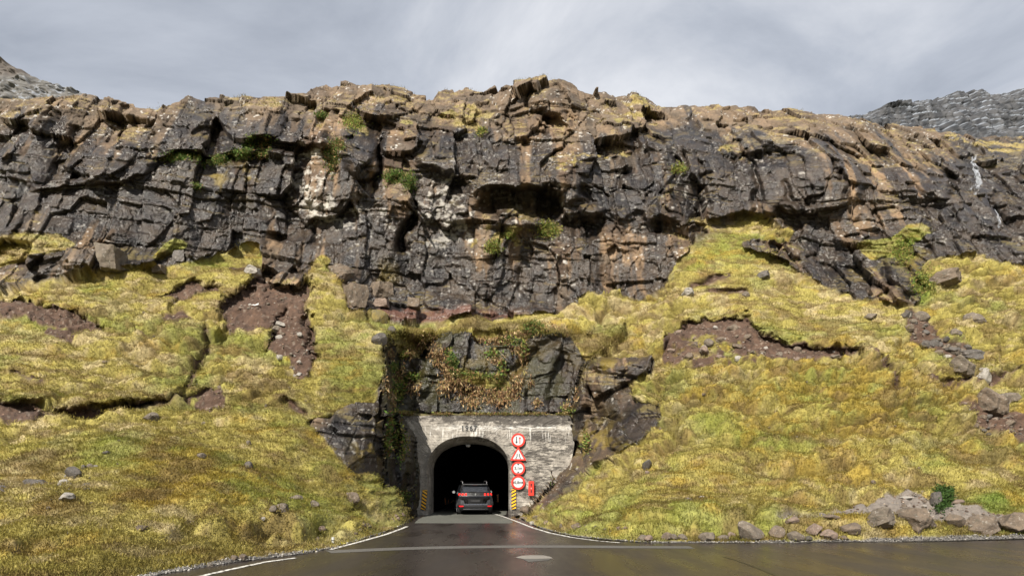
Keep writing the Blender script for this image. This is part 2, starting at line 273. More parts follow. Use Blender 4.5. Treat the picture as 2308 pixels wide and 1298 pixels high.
RECS = blur(SCAR*np.exp(-(TD/46.)**2), 1)
RAIS = poly([(-480, 600), (300, 600), (420, 588), (588, 552), (590, 615), (560, 642), (518, 672), (496, 700), (505, 740), (470, 765), (442, 812), (436, 862), (395, 885), (330, 903), (250, 920), (180, 928), (130, 917), (60, 904), (-480, 903)], 3)*sst(560, 640, gy)
RAIS = np.maximum(RAIS, .7*poly([(702, 600), (745, 600), (790, 700), (860, 740), (860, 900), (780, 912), (720, 928), (706, 860), (718, 820), (708, 770), (698, 720), (684, 688), (707, 665)], 3))
DI = blur(DI, 7); SCAR = blur(SCAR, 3)
FEAT = blur(FEAT, 2)
print('macro')
P0 = np.c_[(px-CX)*Yd/F, Yd, CH+(HY-py)*Yd/F].astype(np.float32)
wrp = np.c_[fbm(P0, 1.2, 21, 3), fbm(P0, 1.2, 22, 3), py*0].astype(np.float32)-.5
g_ = samp(GR, px+26*wrp[:, 0], py+18*wrp[:, 1]); patchy = sst(.49, .57, fbm(P0, .9, 27, 4, .65)); UPM = poly([(-480, 0), (2800, 0), (2800, 470), (1700, 470), (1560, 560), (1000, 600), (0, 400), (-480, 400)], 12); grass = sst(.42, .58, g_)*(1-samp(UPM, px, py)*(1-patchy))
di_ = samp(DI, px+34*wrp[:, 0], py+24*wrp[:, 1]); tdm = samp(TDm, px, py); dirt = sst(.4, .6, di_+(.35+.5*tdm)*(fbm(P0, .7, 31, 3, .6)*1.6-.8)*.8-.42*tdm)*grass
scar = samp(SCAR, px+14*wrp[:, 0], py+10*wrp[:, 1]); crk = samp(CR, px+10*wrp[:, 0], py+14*wrp[:, 1])
wr2 = np.c_[fbm(P0, 3.0, 25, 3), fbm(P0, 3.0, 26, 3)].astype(np.float32)-.5
feat = samp(FEAT, px+(34*wrp[:, 0]+110*wr2[:, 0])*(1-cut*.6), py+(26*wrp[:, 1]+60*wr2[:, 1])*(1-cut*.6))
road = s < 3
rock = 1-grass; gdisp = sst(.42, .58, samp(GRM, px+26*wrp[:, 0], py+18*wrp[:, 1])); rockd = 1-gdisp
# macro normal (before small relief)
def normals(Pt):
    G3 = Pt.reshape(sh[0], sh[1], 3); du = np.gradient(G3, axis=1); dv = np.gradient(G3, axis=0)
    nn = np.cross(du, dv).reshape(-1, 3); nn /= np.linalg.norm(nn, axis=1)[:, None]+1e-9; return nn.astype(np.float32)
Ym = 1/np.clip(wmac(px, py), 1/80, 1); Nm = normals(np.c_[(px-CX)*Ym/F, Ym, CH+(HY-py)*Ym/F].astype(np.float32))
Nm[(Nm*P0).sum(1) > 0] *= -1
a_ = lambda *c: np.array(c, np.float32)
COLM = blur(ell((1700, 400, 260, 90, 1.), (2050, 400, 120, 70, .9), (1180, 380, 120, 60, .6), (620, 270, 200, 70, .5), (1150, 640, 200, 60, .5)), 10)
CALM = blur(ell((230, 460, 330, 60, .7), (800, 560, 200, 60, .4), (1080, 640, 150, 50, .6), (1100, 840, 220, 80, .35), (780, 980, 90, 60, .9), (1440, 960, 60, 60, .6), (540, 280, 70, 50, .6), (850, 350, 40, 60, .5), (1690, 410, 90, 60, .5), (1540, 310, 60, 40, .6), (2090, 410, 60, 30, .6), (1170, 380, 70, 50, .5), (330, 330, 80, 50, .4), (700, 270, 60, 50, .5), (1800, 400, 60, 60, .5)), 10)
# blocks and cracks of the basalt
ri = np.where(rockd*(~road) > .02)[0]
p = P0[ri].copy(); p += (np.c_[fbm(p, 3.5, 41, 4, .5), fbm(p, 3.5, 42, 4, .5), fbm(p, 3.5, 43, 4, .5)].astype(np.float32)-.5)*a_(.9, .9, .75)
p[:, 2] += p[:, 0]*.04; p[:, 1] *= .12+.88*sst(.3, .9, cut[ri])                     # the lava beds dip gently
upper = 1-cut[ri]; colu = samp(COLM, px[ri], py[ri])
calm = np.clip(samp(CALM, px[ri], py[ri]), 0, .85)
disp = np.zeros(len(ri), np.float32); tint = np.zeros(len(ri), np.float32); edge = np.ones(len(ri), np.float32)
# beds: each lava bed stands out or back by its own amount
for th, A_, sd in ((3.4, .55, 51), (1.25, .30, 52), (.45, .10, 53)):
    zz = p[:, 2]/th+.16*(fbm(p, (5., 5., 2.), sd, 3)-.5); iz = np.floor(zz).astype(np.int32); fz = zz-iz; o0 = np.zeros(len(iz), np.int32)
    q1 = np.floor(p[:, 0]/(th*3.1)+.37*iz).astype(np.int32)
    hv = (_h(q1, iz, o0, sd) & np.uint32(65535)).astype(np.float32)/65535.
    disp += A_*(hv-.5)*(1-.4*calm)*(1-sst(.90, 1., fz)*.5)-.10*th*.3*np.exp(-(np.minimum(fz, 1-fz)*th/.05)**2)
for sc, A, T, gr, gw, sd, bx, jt in (((3.0, 3.2, 4.2), .80, .85, .14, .02, 61, .75, .75), ((1.2, 1.8, 2.2), .40, .70, .16, .025, 62, .75, .7), ((.56, .8, .62), .12, .32, .05, .04, 63, .7, .75), ((.22, .3, .22), .03, .10, .02, .1, 64, .5, .9)):
    q0 = p
    F1, F2, R4, D = voro(q0, sc, sd, bx, jt); sc = np.array(sc, np.float32)
    k = (1-calm*(.7 if sd < 64 else .35))
    tl = (R4[:, 1:4]-.5)*2; tl[:, 2] = tl[:, 2]*.8-.15
    disp += k*(A*(R4[:, 0]-.5)*1.3+T*(tl*D*np.array([1, .2, 1])).sum(1)*sc.min()*.6-gr*(1-sst(0, gw, F2-F1)))
    if sd == 62: tint += (R4[:, 1]-.5)*.9; edge *= .4+.6*sst(0, .12, F2-F1)
    if sd == 63: tint += (R4[:, 1]-.5)*.7
disp += (fbm(P0[ri], 1.1, 71, 5, .6)-.5)*.26+cut[ri]*(fbm(P0[ri], 2.6, 72, 3)-.5)*1.4
disp *= 1-.30*cut[ri]
disp *= .55+.45*sst(0, 40, py[ri]-skyl(px[ri])+14)
ds = np.zeros(len(px), np.float32); ds[ri] = disp*rockd[ri]
# turf relief: tussocks, terracettes, hummocks
gi = np.where((gdisp > .02) & (s > -3))[0]; pg = P0[gi]; far = np.clip(Yd[gi]/30, .5, 1.3); near = sst(0, 30, s[gi])
t1 = fbm(pg, (.55, .5, .28), 81, 3); t2 = fbm(pg, (2.6, 2.4, .9), 82, 3); t3 = fbm(pg, 5., 83, 2)
terr = 1-np.abs(2*fbm(pg, (3.0, 3.0, .62), 85, 3)-1)
tz = noise(pg, 6., 86); rough_g = sst(.35, .7, tz)
t0 = fbm(pg, (.24, .24, .13), 80, 2); dg = near*((t0-.5)*.10*(.4+rough_g)+(t1-.5)*.58*(.40+rough_g)+(t2-.5)*.75+(t3-.5)*1.0-sst(.80, .97, terr)*.42*(.25+rough_g))
dsg = np.zeros(len(px), np.float32); dsg[gi] = dg
dpt = fbm(P0, .5, 88, 4); near_all = sst(5, 60, s)
ds += gdisp*(dsg*(1-.6*dirt))+dirt*grass*(dpt-.5)*.4-(dirt*(1-scar))*grass*.12
wf2 = (fbm(P0, .42, 28, 3, .6)-.5)*30; wx_, wy_ = px+14*wrp[:, 0]+wf2, py+12*wrp[:, 1]+(fbm(P0, .42, 29, 3, .6)-.5)*24; recs = samp(RECS, wx_, wy_); rais = samp(RAIS, wx_, wy_)
grd = (.95*recs+.55*crk-.42*rais)*gdisp*near_all
ray = P0-np.array([0, 0, CH], np.float32); ray /= np.linalg.norm(ray, axis=1)[:, None]
Nd = -ray*(.85*rockd)[:, None]+Nm*(1-.75*rockd)[:, None]; Nd[:, 2] += .20*(1-sst(0, 60, py-skyl(px)))*rockd*(1-.8*sst(1400, 1560, px))
P1 = P0+Nd*ds[:, None]*np.where(road, 0, 1)[:, None]
P1 = P1+ray*((feat*rockd+grd)*(~road))[:, None]
# keep turf out of the road and the cut clear of the tunnel mouth
lowm = (s >= 0) & (s < 30) & ((px < 930) | (px > 1185)); P1[:, 2] = np.where(lowm, np.maximum(P1[:, 2], -.1+.06*s/10), P1[:, 2])
inp = (px > edgx) & (px < 1285) & (py > 928) & (s > 0) & (cut > .6); P1[:, 1] = np.where(inp, np.maximum(P1[:, 1], 35.5), P1[:, 1])
# colours
N1 = normals(P1); N1[(N1*ray).sum(1) > 0] *= -1
up = N1[:, 2]
a_ = lambda *c: np.array(c, np.float32)
def mixc(A, B, t): return A+(B-A)*np.asarray(t)[:, None]
r1 = fbm(P0, (2.2, 2., 3.), 101, 4); r2 = fbm(P0, .7, 102, 4, .6); stk = .75*fbm(P0*a_(1, .2, 1), (.8, 4., 7.), 103, 4, .6)+.25*fbm(P0, 3.2, 119, 3)
TANM = ell((2050, 400, 170, 70, .5), (1450, 600, 130, 70, .4), (1100, 640, 90, 60, .35), (1170, 390, 100, 60, .35), (800, 240, 160, 50, .35), (1300, 230, 120, 50, .25), (1250, 620, 120, 60, .2), (640, 600, 60, 30, .4), (1700, 270, 300, 30, .4), (2000, 330, 200, 40, .5), (1330, 950, 60, 80, .3), (730, 250, 20, 30, .5), (260, 300, 12, 30, .5), (600, 270, 30, 60, .2))
WET_SHADE = ell((230, 440, 330, 130, .42), (800, 520, 200, 60, .2), (1200, 640, 200, 60, .15), (520, 280, 150, 100, .25), (700, 480, 250, 120, .18), (860, 600, 100, 80, .4), (1680, 400, 220, 90, .36), (2230, 440, 120, 110, .95), (2150, 570, 200, 60, .45), (1930, 620, 150, 60, .35), (1040, 340, 90, 60, .4), (1540, 310, 70, 60, .45), (1380, 460, 120, 60, .25), (1100, 840, 260, 120, .75), (780, 990, 90, 60, .3), (890, 950, 70, 240, 1.1), (1440, 970, 60, 50, .5), (1000, 640, 140, 60, .25), (1560, 640, 100, 80, .0))-.25*ell((700, 205, 260, 45, 1), (1250, 220, 200, 60, 1), (1700, 260, 400, 40, 1), (100, 230, 300, 30, .8))  # wet rock; the tall ellipse left of the portal paints in the flank's shade
LICM = ell((700, 400, 55, 70, .6), (760, 480, 80, 40, .25), (985, 450, 55, 70, .75), (1035, 520, 40, 40, .6), (1110, 420, 30, 40, .4), (1300, 350, 120, 40, .2), (980, 560, 70, 40, .2), (1170, 495, 30, 18, .6), (720, 470, 30, 40, .3), (830, 470, 80, 60, .15))
tnw = np.zeros(len(px), np.float32); tnw[ri] = tint; 
rimd = py-skyl(px); r1b = fbm(P0, (.9, .9, 1.3), 110, 3); tan = np.clip(samp(TANM, px, py)*1.25+(r1-.5)*2.4+(r1b-.5)*1.6+.34+.35*tnw+.04*(1-sst(30, 120, rimd)), 0, 1)
wet = sst(.43, .57, stk+.30*(r2-.5)+.10*tnw+samp(WET_SHADE, px, py)*.74-.055+.03*sst(60, 160, rimd)-.08*(1-sst(20, 90, rimd)))  # wetness, with the flank's painted shade carried along
lic = sst(.52, .62, fbm(P0, (.5, .5, .35), 104, 4, .65)+samp(LICM, px, py)*.42-.20)
rc = mixc(a_(.070, .048, .034), a_(.215, .152, .096), tan)
rc = mixc(rc, a_(.125, .108, .088), sst(.5, .65, fbm(P0, 1.6, 105, 3))*.5); rc = mixc(rc, a_(.092, .073, .055), (1-sst(30, 140, rimd))*.65)
fnn = fbm(P0, .22, 109, 3, .6); rc *= ((.5+1.*r2)*(.66+.68*fnn))[:, None]; tn = np.zeros(len(px), np.float32); tn[ri] = tint; rc *= (1+.45*tn)[:, None]
edg = np.ones(len(px), np.float32); edg[ri] = edge
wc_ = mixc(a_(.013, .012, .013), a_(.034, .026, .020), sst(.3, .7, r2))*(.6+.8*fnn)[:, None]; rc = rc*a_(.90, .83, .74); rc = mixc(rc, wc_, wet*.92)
rc = mixc(rc, a_(.46, .43, .38)*(.7+.5*r2[:, None]), lic*.85*(1-.4*wet))
spk = sst(.83, .88, noise(P0, .14, 106))*sst(.42, .6, fbm(P0, 1.5, 107, 2)); rc = mixc(rc, a_(.5, .48, .44), spk*.75*(1-.5*wet))
red = samp(ell((1000, 712, 130, 10, 1.3)), px, py)*sst(.4, .6, r2+.1); rc = mixc(rc, a_(.23, .10, .07), np.clip(red, 0, .35))
rust = samp(ell((480, 400, 30, 40, .8), (560, 400, 20, 40, .5), (1370, 830, 40, 20, .7), (870, 620, 30, 30, .3), (1340, 1000, 60, 60, .5), (830, 1000, 30, 60, .6), (1100, 830, 200, 60, .35), (2060, 610, 30, 40, .6), (855, 715, 20, 20, 1.)), px, py)
rc = mixc(rc, a_(.16, .115, .02), np.clip(rust*1.6*sst(.47, .6, fbm(P0, .8, 108, 4)), 0, .8))
# grass colours
g1 = fbm(P0, (3.5, 3.5, 1.6), 111, 4, .55); g2 = fbm(P0, (.8, .8, .4), 112, 4, .6); g3 = fbm(P0, (.22, .2, .1), 113, 2)
OR = ell((1800, 880, 230, 110, .55), (2000, 960, 200, 80, .4), (1750, 1050, 350, 70, .35), (430, 1090, 150, 60, .5), (520, 1120, 160, 50, .35), (730, 820, 120, 60, .1), (650, 640, 60, 50, -.1))
GN = ell((1230, 1140, 120, 40, .5), (1640, 560, 60, 40, .45), (480, 600, 120, 20, .35), (600, 1040, 300, 110, .3), (760, 1060, 60, 60, .4), (2200, 780, 120, 50, .3), (200, 1250, 300, 60, .35), (2230, 1130, 100, 22, 1.0), (1450, 1180, 250, 40, .25), (650, 570, 300, 20, .2), (1500, 1080, 200, 60, .25), (1600, 980, 160, 80, .15), (850, 1220, 60, 20, .5), (2050, 560, 25, 30, 1.2), (2080, 650, 20, 30, 1.1))
straw = a_(.50, .42, .20); gcol = a_(.25, .285, .045); brn = a_(.20, .135, .05); org = a_(.37, .25, .03)
gm = samp(GN, px, py); om = samp(OR, px, py)
terr_f = np.zeros(len(px), np.float32); terr_f[gi] = terr
gc = mixc(a_(.40, .35, .085), straw, sst(.42, .62, g2+.25*(g1-.5)-.3*gm-.2*om)); gc = mixc(gc, gcol, sst(.46, .70, g1+.30*(g2-.5)+.26*gm-.015)*.80)
gc = mixc(gc, a_(.10, .22, .02), np.clip(samp(ell((2230, 1130, 100, 18, .55), (2050, 560, 22, 28, .8), (2080, 650, 18, 30, .7)), px, py)*1.1, 0, .85))
gc = mixc(gc, org, sst(.45, .62, fbm(P0, (1.6, 1.6, .6), 114, 5, .7)+.34*om-.12)*.65)
gc = mixc(gc, brn, sst(.52, .66, fbm(P0, (1.1, 1.1, .4), 115, 4, .65)+.05*(terr_f-.5))*.68)
tuft_shade = np.maximum(sst(.50, .66, fbm(P0, (.5, .5, .16), 116, 4, .65)), sst(.80, .97, terr_f)); gc = mixc(gc, a_(.15, .12, .03), tuft_shade*.38); gc = gc*a_(.70, .675, .72)*(.85+.3*g3)[:, None]; gc = mixc(gc, a_(.22, .165, .08), .5*samp(UPM, px, py))  # shade between tussocks and along terracettes is mixed into the turf colour
dc = mixc(a_(.075, .042, .028), a_(.14, .082, .052), fbm(P0, .6, 121, 4, .6)); dc = mixc(dc, a_(.28, .22, .17), sst(.80, .86, noise(P0, .13, 122))*.7); dc *= (.32+.62*fbm(P0, .25, 123, 3))[:, None]
dc = mixc(dc, a_(.17, .15, .13), sst(960, 1100, py)*.8)
vgw = np.interp(px, [-480, 300, 700, 760, 930, 1180, 1400, 1900, 2100, 2800], [16, 13, 7, 3, 3, 3, 3, 5, 9, 12]); verge = (1-sst(.6, 1.15, s/vgw+.5*(noise(P0, .25, 125)-.5)))*(s > -40)
dc = mixc(dc, mixc(a_(.05, .047, .045), a_(.19, .175, .16), noise(P0, .07, 126)), verge)
crkc = np.clip(crk*1.2, 0, 1)*sst(.4, .5, dpt+.1)
gdm = np.clip(np.maximum(np.maximum(dirt, crkc), verge), 0, 1)
gtot = mixc(gc, dc, gdm)
# moss and grass that settle on ledges of the rock
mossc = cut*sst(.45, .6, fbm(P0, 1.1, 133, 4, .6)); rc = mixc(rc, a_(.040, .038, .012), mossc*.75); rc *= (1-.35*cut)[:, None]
led = sst(.60, .84, up+.3*(r2-.5))*sst(.52, .62, fbm(P0, 1.7, 131, 4, .6)+.02*sst(120, 0, py-skyl(px)))*(1-wet*.6)
rc = mixc(rc, mixc(gc, a_(.30, .22, .09), r1*0+.4), led*.85)
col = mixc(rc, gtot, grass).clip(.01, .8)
rough = np.where(grass > .5, .95, .78-.50*wet+.15*led)
faces_i = np.arange(sh[0]*sh[1]).reshape(sh)
print('verts', len(px))
# plateau behind the rim
ext = []; cl = []; T = P1.reshape(sh[0], sh[1], 3)[-1]; Tc = col.reshape(sh[0], sh[1], 3)[-1]
for k, (dy, dz) in enumerate(((.25, .02), (.7, .0), (1.5, -.2), (3, -.5), (6, -.8), (12, -1.5), (25, -3), (60, -8), (140, -30))):
    e_ = T.copy(); e_[:, 1] += dy; e_[:, 0] *= (T[:, 1]+dy)/T[:, 1]; e_[:, 2] += dz+(k > 1)*(noise(e_, 1.8, 9)-.8)*.5
    ext.append(e_); cl.append(Tc if k < 3 else np.repeat(a_(.25, .2, .08)[None], len(T), 0))
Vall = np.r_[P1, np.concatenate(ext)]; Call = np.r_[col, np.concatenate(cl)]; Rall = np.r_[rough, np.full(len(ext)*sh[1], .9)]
Gall = np.r_[grass, np.zeros(len(ext)*sh[1])]
nr = sh[0]+len(ext); ids = np.arange(nr*sh[1]).reshape(nr, sh[1])
Q = np.stack([ids[:-1, :-1], ids[:-1, 1:], ids[1:, 1:], ids[1:, :-1]], -1).reshape(-1, 4)
cpx = np.r_[px, np.repeat(cols[None], len(ext), 0).ravel()]; cpy = np.r_[py, np.full(len(ext)*sh[1], 0.)]
qx = cpx[Q].mean(1); qy = cpy[Q].mean(1)
hole = (qx > 956) & (qx < 1158) & (qy > 978) & (qy < 1163)
gq = Gall[Q].mean(1) > .5
def land_mat():
    m = bpy.data.materials.new('land'); m.use_nodes = True; nt = m.node_tree; N = nt.nodes; L = nt.links; b = N['Principled BSDF']
    at = N.new('ShaderNodeAttribute'); at.attribute_name = 'col'; ar = N.new('ShaderNodeAttribute'); ar.attribute_name = 'rough'
    t = N.new('ShaderNodeNewGeometry')
    n = N.new('ShaderNodeTexNoise'); n.inputs['Scale'].default_value = 7; n.inputs['Detail'].default_value = 9; n.inputs['Roughness'].default_value = .75; L.new(t.outputs['Position'], n.inputs['Vector'])
    r = N.new('ShaderNodeMapRange'); r.inputs[1].default_value = .3; r.inputs[2].default_value = .7; r.inputs[3].default_value = .62; r.inputs[4].default_value = 1.4; L.new(n.outputs['Fac'], r.inputs[0])
    v = N.new('ShaderNodeVectorMath'); v.operation = 'SCALE'; L.new(at.outputs['Color'], v.inputs[0]); L.new(r.outputs[0], v.inputs['Scale']); L.new(v.outputs[0], b.inputs['Base Color'])
    n2 = N.new('ShaderNodeTexNoise'); n2.inputs['Scale'].default_value = 4.5; n2.inputs['Detail'].default_value = 10; n2.inputs['Roughness'].default_value = .72; L.new(t.outputs['Position'], n2.inputs['Vector'])
    bp = N.new('ShaderNodeBump'); bp.inputs['Strength'].default_value = .8; bp.inputs['Distance'].default_value = .12; L.new(n2.outputs['Fac'], bp.inputs['Height']); L.new(bp.outputs[0], b.inputs['Normal'])
    L.new(ar.outputs['Fac'], b.inputs['Roughness']); b.inputs['Specular IOR Level'].default_value = .45
    return m
LAND = land_mat()
def submesh(name, mask):
    q_ = Q[mask]; u, inv = np.unique(q_, return_inverse=True); me = npmesh(name, Vall[u], inv.reshape(-1, 4)[:, ::1])
    cattr(me, 'col', Call[u]); fattr(me, 'rough', Rall[u]); return link(name, me, LAND, smooth=False)
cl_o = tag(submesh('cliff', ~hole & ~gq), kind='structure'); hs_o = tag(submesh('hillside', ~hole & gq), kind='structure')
hs_o.data.polygons.foreach_set('use_smooth', np.ones(len(hs_o.data.polygons), bool))
# ground sheet reaching the horizon, below everything
me = bpy.data.meshes.new('ground'); me.from_pydata([(-2500, -2500, -.5), (2500, -2500, -.5), (2500, 2500, -.5), (-2500, 2500, -.5)], [], [(0, 1, 2, 3)])
tag(link('ground', me, mat('valley_grass', (.16, .15, .05), .95, noise=.4, nscale=.3)), kind='structure')
def surf(x, y):
    """point, normal and sheet index at map position (x, y)"""
    j = int(np.argmin(np.abs(cols-x))); c = PY[:, j]; i = int(np.argmin(np.abs(c-y))); k = i*sh[1]+j
    return Vector(P1[k].tolist()), Vector(N1[k].tolist()), k
# ---------------------------------------------------------------- grass blades (uncountable: one object)
def blades(name, idx, nb, ln, wd, colmul=1., droop=.5, tintf=None, jitter=.12, seed=3):
    rg = np.random.default_rng(seed); n = len(idx); B = n*nb; ii = np.repeat(idx, nb)
    base = P1[ii]+rg.normal(0, 1, (B, 3)).astype(np.float32)*a_(jitter, jitter, jitter*.25)*0.8
    base = base-N1[ii]*.02
    d = Nm[ii]*.55+rg.normal(0, .42, (B, 3))+a_(0, 0, .55); dn = a_(0, -.6, -.5)+rg.normal(0, .35, (B, 3))
    l = ln*(.5+rg.random(B))*np.repeat(.6+.8*rg.random(n), nb); d /= np.linalg.norm(d, axis=1)[:, None]
    mid = base+d*(l*.55)[:, None]; tip = mid+(d*(1-droop)+dn*droop)*(l*.6)[:, None]
    sd = np.cross(d, rg.normal(0, 1, (B, 3))); sd /= np.linalg.norm(sd, axis=1)[:, None]+1e-6; wv = (wd*(.6+.8*rg.random(B)))[:, None]
    V = np.stack([base-sd*wv, base+sd*wv, mid+sd*wv*.75, mid-sd*wv*.75, tip], 1).reshape(-1, 3)
    o = np.arange(B)*5; Fq = np.stack([o, o+1, o+2, o+3], 1); Ft = np.stack([o+3, o+2, o+4], 1)
    me = bpy.data.meshes.new(name); me.vertices.add(len(V)); me.vertices.foreach_set('co', V.astype(np.float32).ravel())
    me.loops.add(B*7); me.loops.foreach_set('vertex_index', np.concatenate([Fq, Ft], 1).ravel().astype(np.int32))
    ls = np.stack([np.arange(B)*7, np.arange(B)*7+4], 1).ravel(); me.polygons.add(B*2); me.polygons.foreach_set('loop_start', ls.astype(np.int32))
    me.update(calc_edges=True)
    c = tintf(ii, rg, n, nb) if tintf else gc[ii]
    c = c*(colmul*(.8+.4*rg.random(B)))[:, None]*np.repeat(.9+.2*rg.random(n), nb)[:, None]
    cattr(me, 'col', np.repeat(c.clip(0, .9), 5, 0)); return me
gmat = bpy.data.materials.new('grass_blade'); gmat.use_nodes = True
_b = gmat.node_tree.nodes['Principled BSDF']; _a = gmat.node_tree.nodes.new('ShaderNodeAttribute'); _a.attribute_name = 'col'; gmat.node_tree.links.new(_a.outputs['Color'], _b.inputs['Base Color'])
_b.inputs['Roughness'].default_value = .8; _b.inputs['Specular IOR Level'].default_value = .15
_tr = gmat.node_tree.nodes.new('ShaderNodeBsdfTranslucent'); gmat.node_tree.links.new(_a.outputs['Color'], _tr.inputs['Color']); _mx = gmat.node_tree.nodes.new('ShaderNodeMixShader'); _mx.inputs[0].default_value = .25
gmat.node_tree.links.new(_b.outputs[0], _mx.inputs[1]); gmat.node_tree.links.new(_tr.outputs[0], _mx.inputs[2]); gmat.node_tree.links.new(_mx.outputs[0], gmat.node_tree.nodes['Material Output'].inputs['Surface'])
infr = (px > -120) & (px < 2430) & (py < 1340)
cand = np.where(infr & (grass > .5) & (gdm < .35) & (s > 2))[0]
pk = rng.choice(cand, min(len(cand), 170000), replace=False)
tag(link('grass', blades('grass', pk, 6, .085, .0085, droop=.65), gmat), kind='stuff')
cand2 = np.where(infr & (grass < .5) & (led > .6) & (s > 2) & (cut < .5))[0]
pk2 = rng.choice(cand2, min(7000, len(cand2)//3), replace=False)
tag(link('ledge_grass', blades('ledge_grass', pk2, 6, .14, .010, droop=.6, seed=4), gmat), kind='stuff')
# ---------------------------------------------------------------- road
def flat(name, pts, z, m, parent=None, kind=None, holes=None):
    bm = bmesh.new(); vs = [bm.verts.new((p[0], p[1], z)) for p in pts]; bm.faces.new(vs); bmesh.ops.recalc_face_normals(bm, faces=bm.faces)
    if bm.faces[:][0].normal.z < 0: bmesh.ops.reverse_faces(bm, faces=bm.faces)
    bmesh.ops.triangulate(bm, faces=bm.faces)
    me = bpy.data.meshes.new(name); bm.to_mesh(me); bm.free(); return tag(link(name, me, m, parent), kind=kind)
def road_mat(name, base, rough, wetn=True, grain=.5, r2=.2):
    m = bpy.data.materials.new(name); m.use_nodes = True; nt = m.node_tree; N = nt.nodes; L = nt.links; b = N['Principled BSDF']
    t = N.new('ShaderNodeTexCoord')
    def nz(sc, det, vec=None, ro=.5):
        n = N.new('ShaderNodeTexNoise'); n.inputs['Scale'].default_value = sc; n.inputs['Detail'].default_value = det; n.inputs['Roughness'].default_value = ro
        L.new(vec or t.outputs['Object'], n.inputs['Vector']); return n
    def rg(src, a, b_, c, d):
        r = N.new('ShaderNodeMapRange'); r.inputs[1].default_value = a; r.inputs[2].default_value = b_; r.inputs[3].default_value = c; r.inputs[4].default_value = d; L.new(src, r.inputs[0]); return r
    fine = nz(60, 4, ro=.7); big = nz(.35, 4)
    mp = N.new('ShaderNodeMapping'); mp.inputs['Scale'].default_value = (1.2, .25, 1); L.new(t.outputs['Object'], mp.inputs[0]); st = nz(1.0, 4, mp.outputs[0])
    a1 = rg(fine.outputs['Fac'], .3, .7, 1-grain, 1+grain); a2 = rg(big.outputs['Fac'], .3, .7, .8, 1.2)
    mu = N.new('ShaderNodeMath'); mu.operation = 'MULTIPLY'; L.new(a1.outputs[0], mu.inputs[0]); L.new(a2.outputs[0], mu.inputs[1])
    v = N.new('ShaderNodeVectorMath'); v.operation = 'SCALE'; v.inputs[0].default_value = base; L.new(mu.outputs[0], v.inputs['Scale']); L.new(v.outputs[0], b.inputs['Base Color'])
    rr = rg(st.outputs['Fac'], .35, .65, rough-r2*.5, rough+r2*.5); L.new(rr.outputs[0], b.inputs['Roughness'])
    bp = N.new('ShaderNodeBump'); bp.inputs['Strength'].default_value = .35; bp.inputs['Distance'].default_value = .006; L.new(fine.outputs['Fac'], bp.inputs['Height']); L.new(bp.outputs[0], b.inputs['Normal'])
    return m
g2_ = lambda x, y: tuple(G(x, y))[:2]
wetroad = road_mat('wet_asphalt', (.026, .021, .019), .30, r2=.2)
EDGE_L = [(-900, 1640), (0, 1372), (200, 1323), (330, 1296), (480, 1270), (560, 1260), (680, 1246), (745, 1236), (870, 1199), (905, 1185), (938, 1166)]
EDGE_R = [(1157, 1164), (1180, 1173), (1205, 1186), (1240, 1198), (1290, 1209), (1360, 1217), (1440, 1222.5), (1620, 1224), (1900, 1222), (2100, 1221), (2308, 1216), (2900, 1196)]
pl = [(-16., -12.)]+[g2_(*p) for p in EDGE_L]+[(-4.9, 35.3), (-4.9, 95), (.45, 95), (.45, 35.3)]+[g2_(*p) for p in EDGE_R]+[(30., -12.)]
flat('road', pl, 0, wetroad, kind='structure')
# shoulders of dark gravel under the verge
grv = road_mat('gravel_verge', (.085, .075, .068), .85, grain=.8, r2=.1)
def strip(name, c, hw, z, m, kind='structure', lab=None):
    pts = [Vector(g2_(*q_) if len(q_) == 2 else q_[:2]) for q_ in c]; Lf = []; Rt = []
    for i, q_ in enumerate(pts):
        t = (pts[min(i+1, len(pts)-1)]-pts[max(i-1, 0)]).normalized(); n_ = Vector((-t.y, t.x)); h = hw[i] if hasattr(hw, '__len__') else hw
        Lf.append(q_+n_*h); Rt.append(q_-n_*h)
    n_ = len(pts); V = [(*q_, z) for q_ in Lf+Rt]; me = bpy.data.meshes.new(name); me.from_pydata(V, [], [(i, i+1, n_+i+1, n_+i) for i in range(n_-1)]); 
    bm = bmesh.new(); bm.from_mesh(me); bm.normal_update()
    for f in bm.faces:
        if f.normal.z < 0: f.normal_flip()
    bm.to_mesh(me); bm.free(); return tag(link(name, me, m), kind=kind)
def subd(c, k=6):
    o = []
    for (a, b), (d, e) in zip(c[:-1], c[1:]):
        for i in range(k): o.append((a+(d-a)*i/k, b+(e-b)*i/k))
    return o+[c[-1]]
def smooth(c, it=3):
    for _ in range(it):
        o = [c[0]]
        for (a, b), (d, e) in zip(c[:-1], c[1:]): o += [(a*.75+d*.25, b*.75+e*.25), (a*.25+d*.75, b*.25+e*.75)]
        c = o+[c[-1]]
    return c
if 0: strip('gravel_verge', [(-500, 1505), (0, 1370), (200, 1321), (330, 1294), (480, 1268), (560, 1258), (680, 1244), (745, 1235), (800, 1219), (870, 1197), (905, 1182), (938, 1166)], .55, -.02, grv)
if 0: strip('gravel_verge', [(1160, 1163), (1180, 1170), (1205, 1182), (1240, 1194), (1290, 1205), (1360, 1213), (1440, 1219), (1620, 1221), (1900, 1219), (2100, 1217), (2308, 1211), (2800, 1194)], .5, -.02, grv)
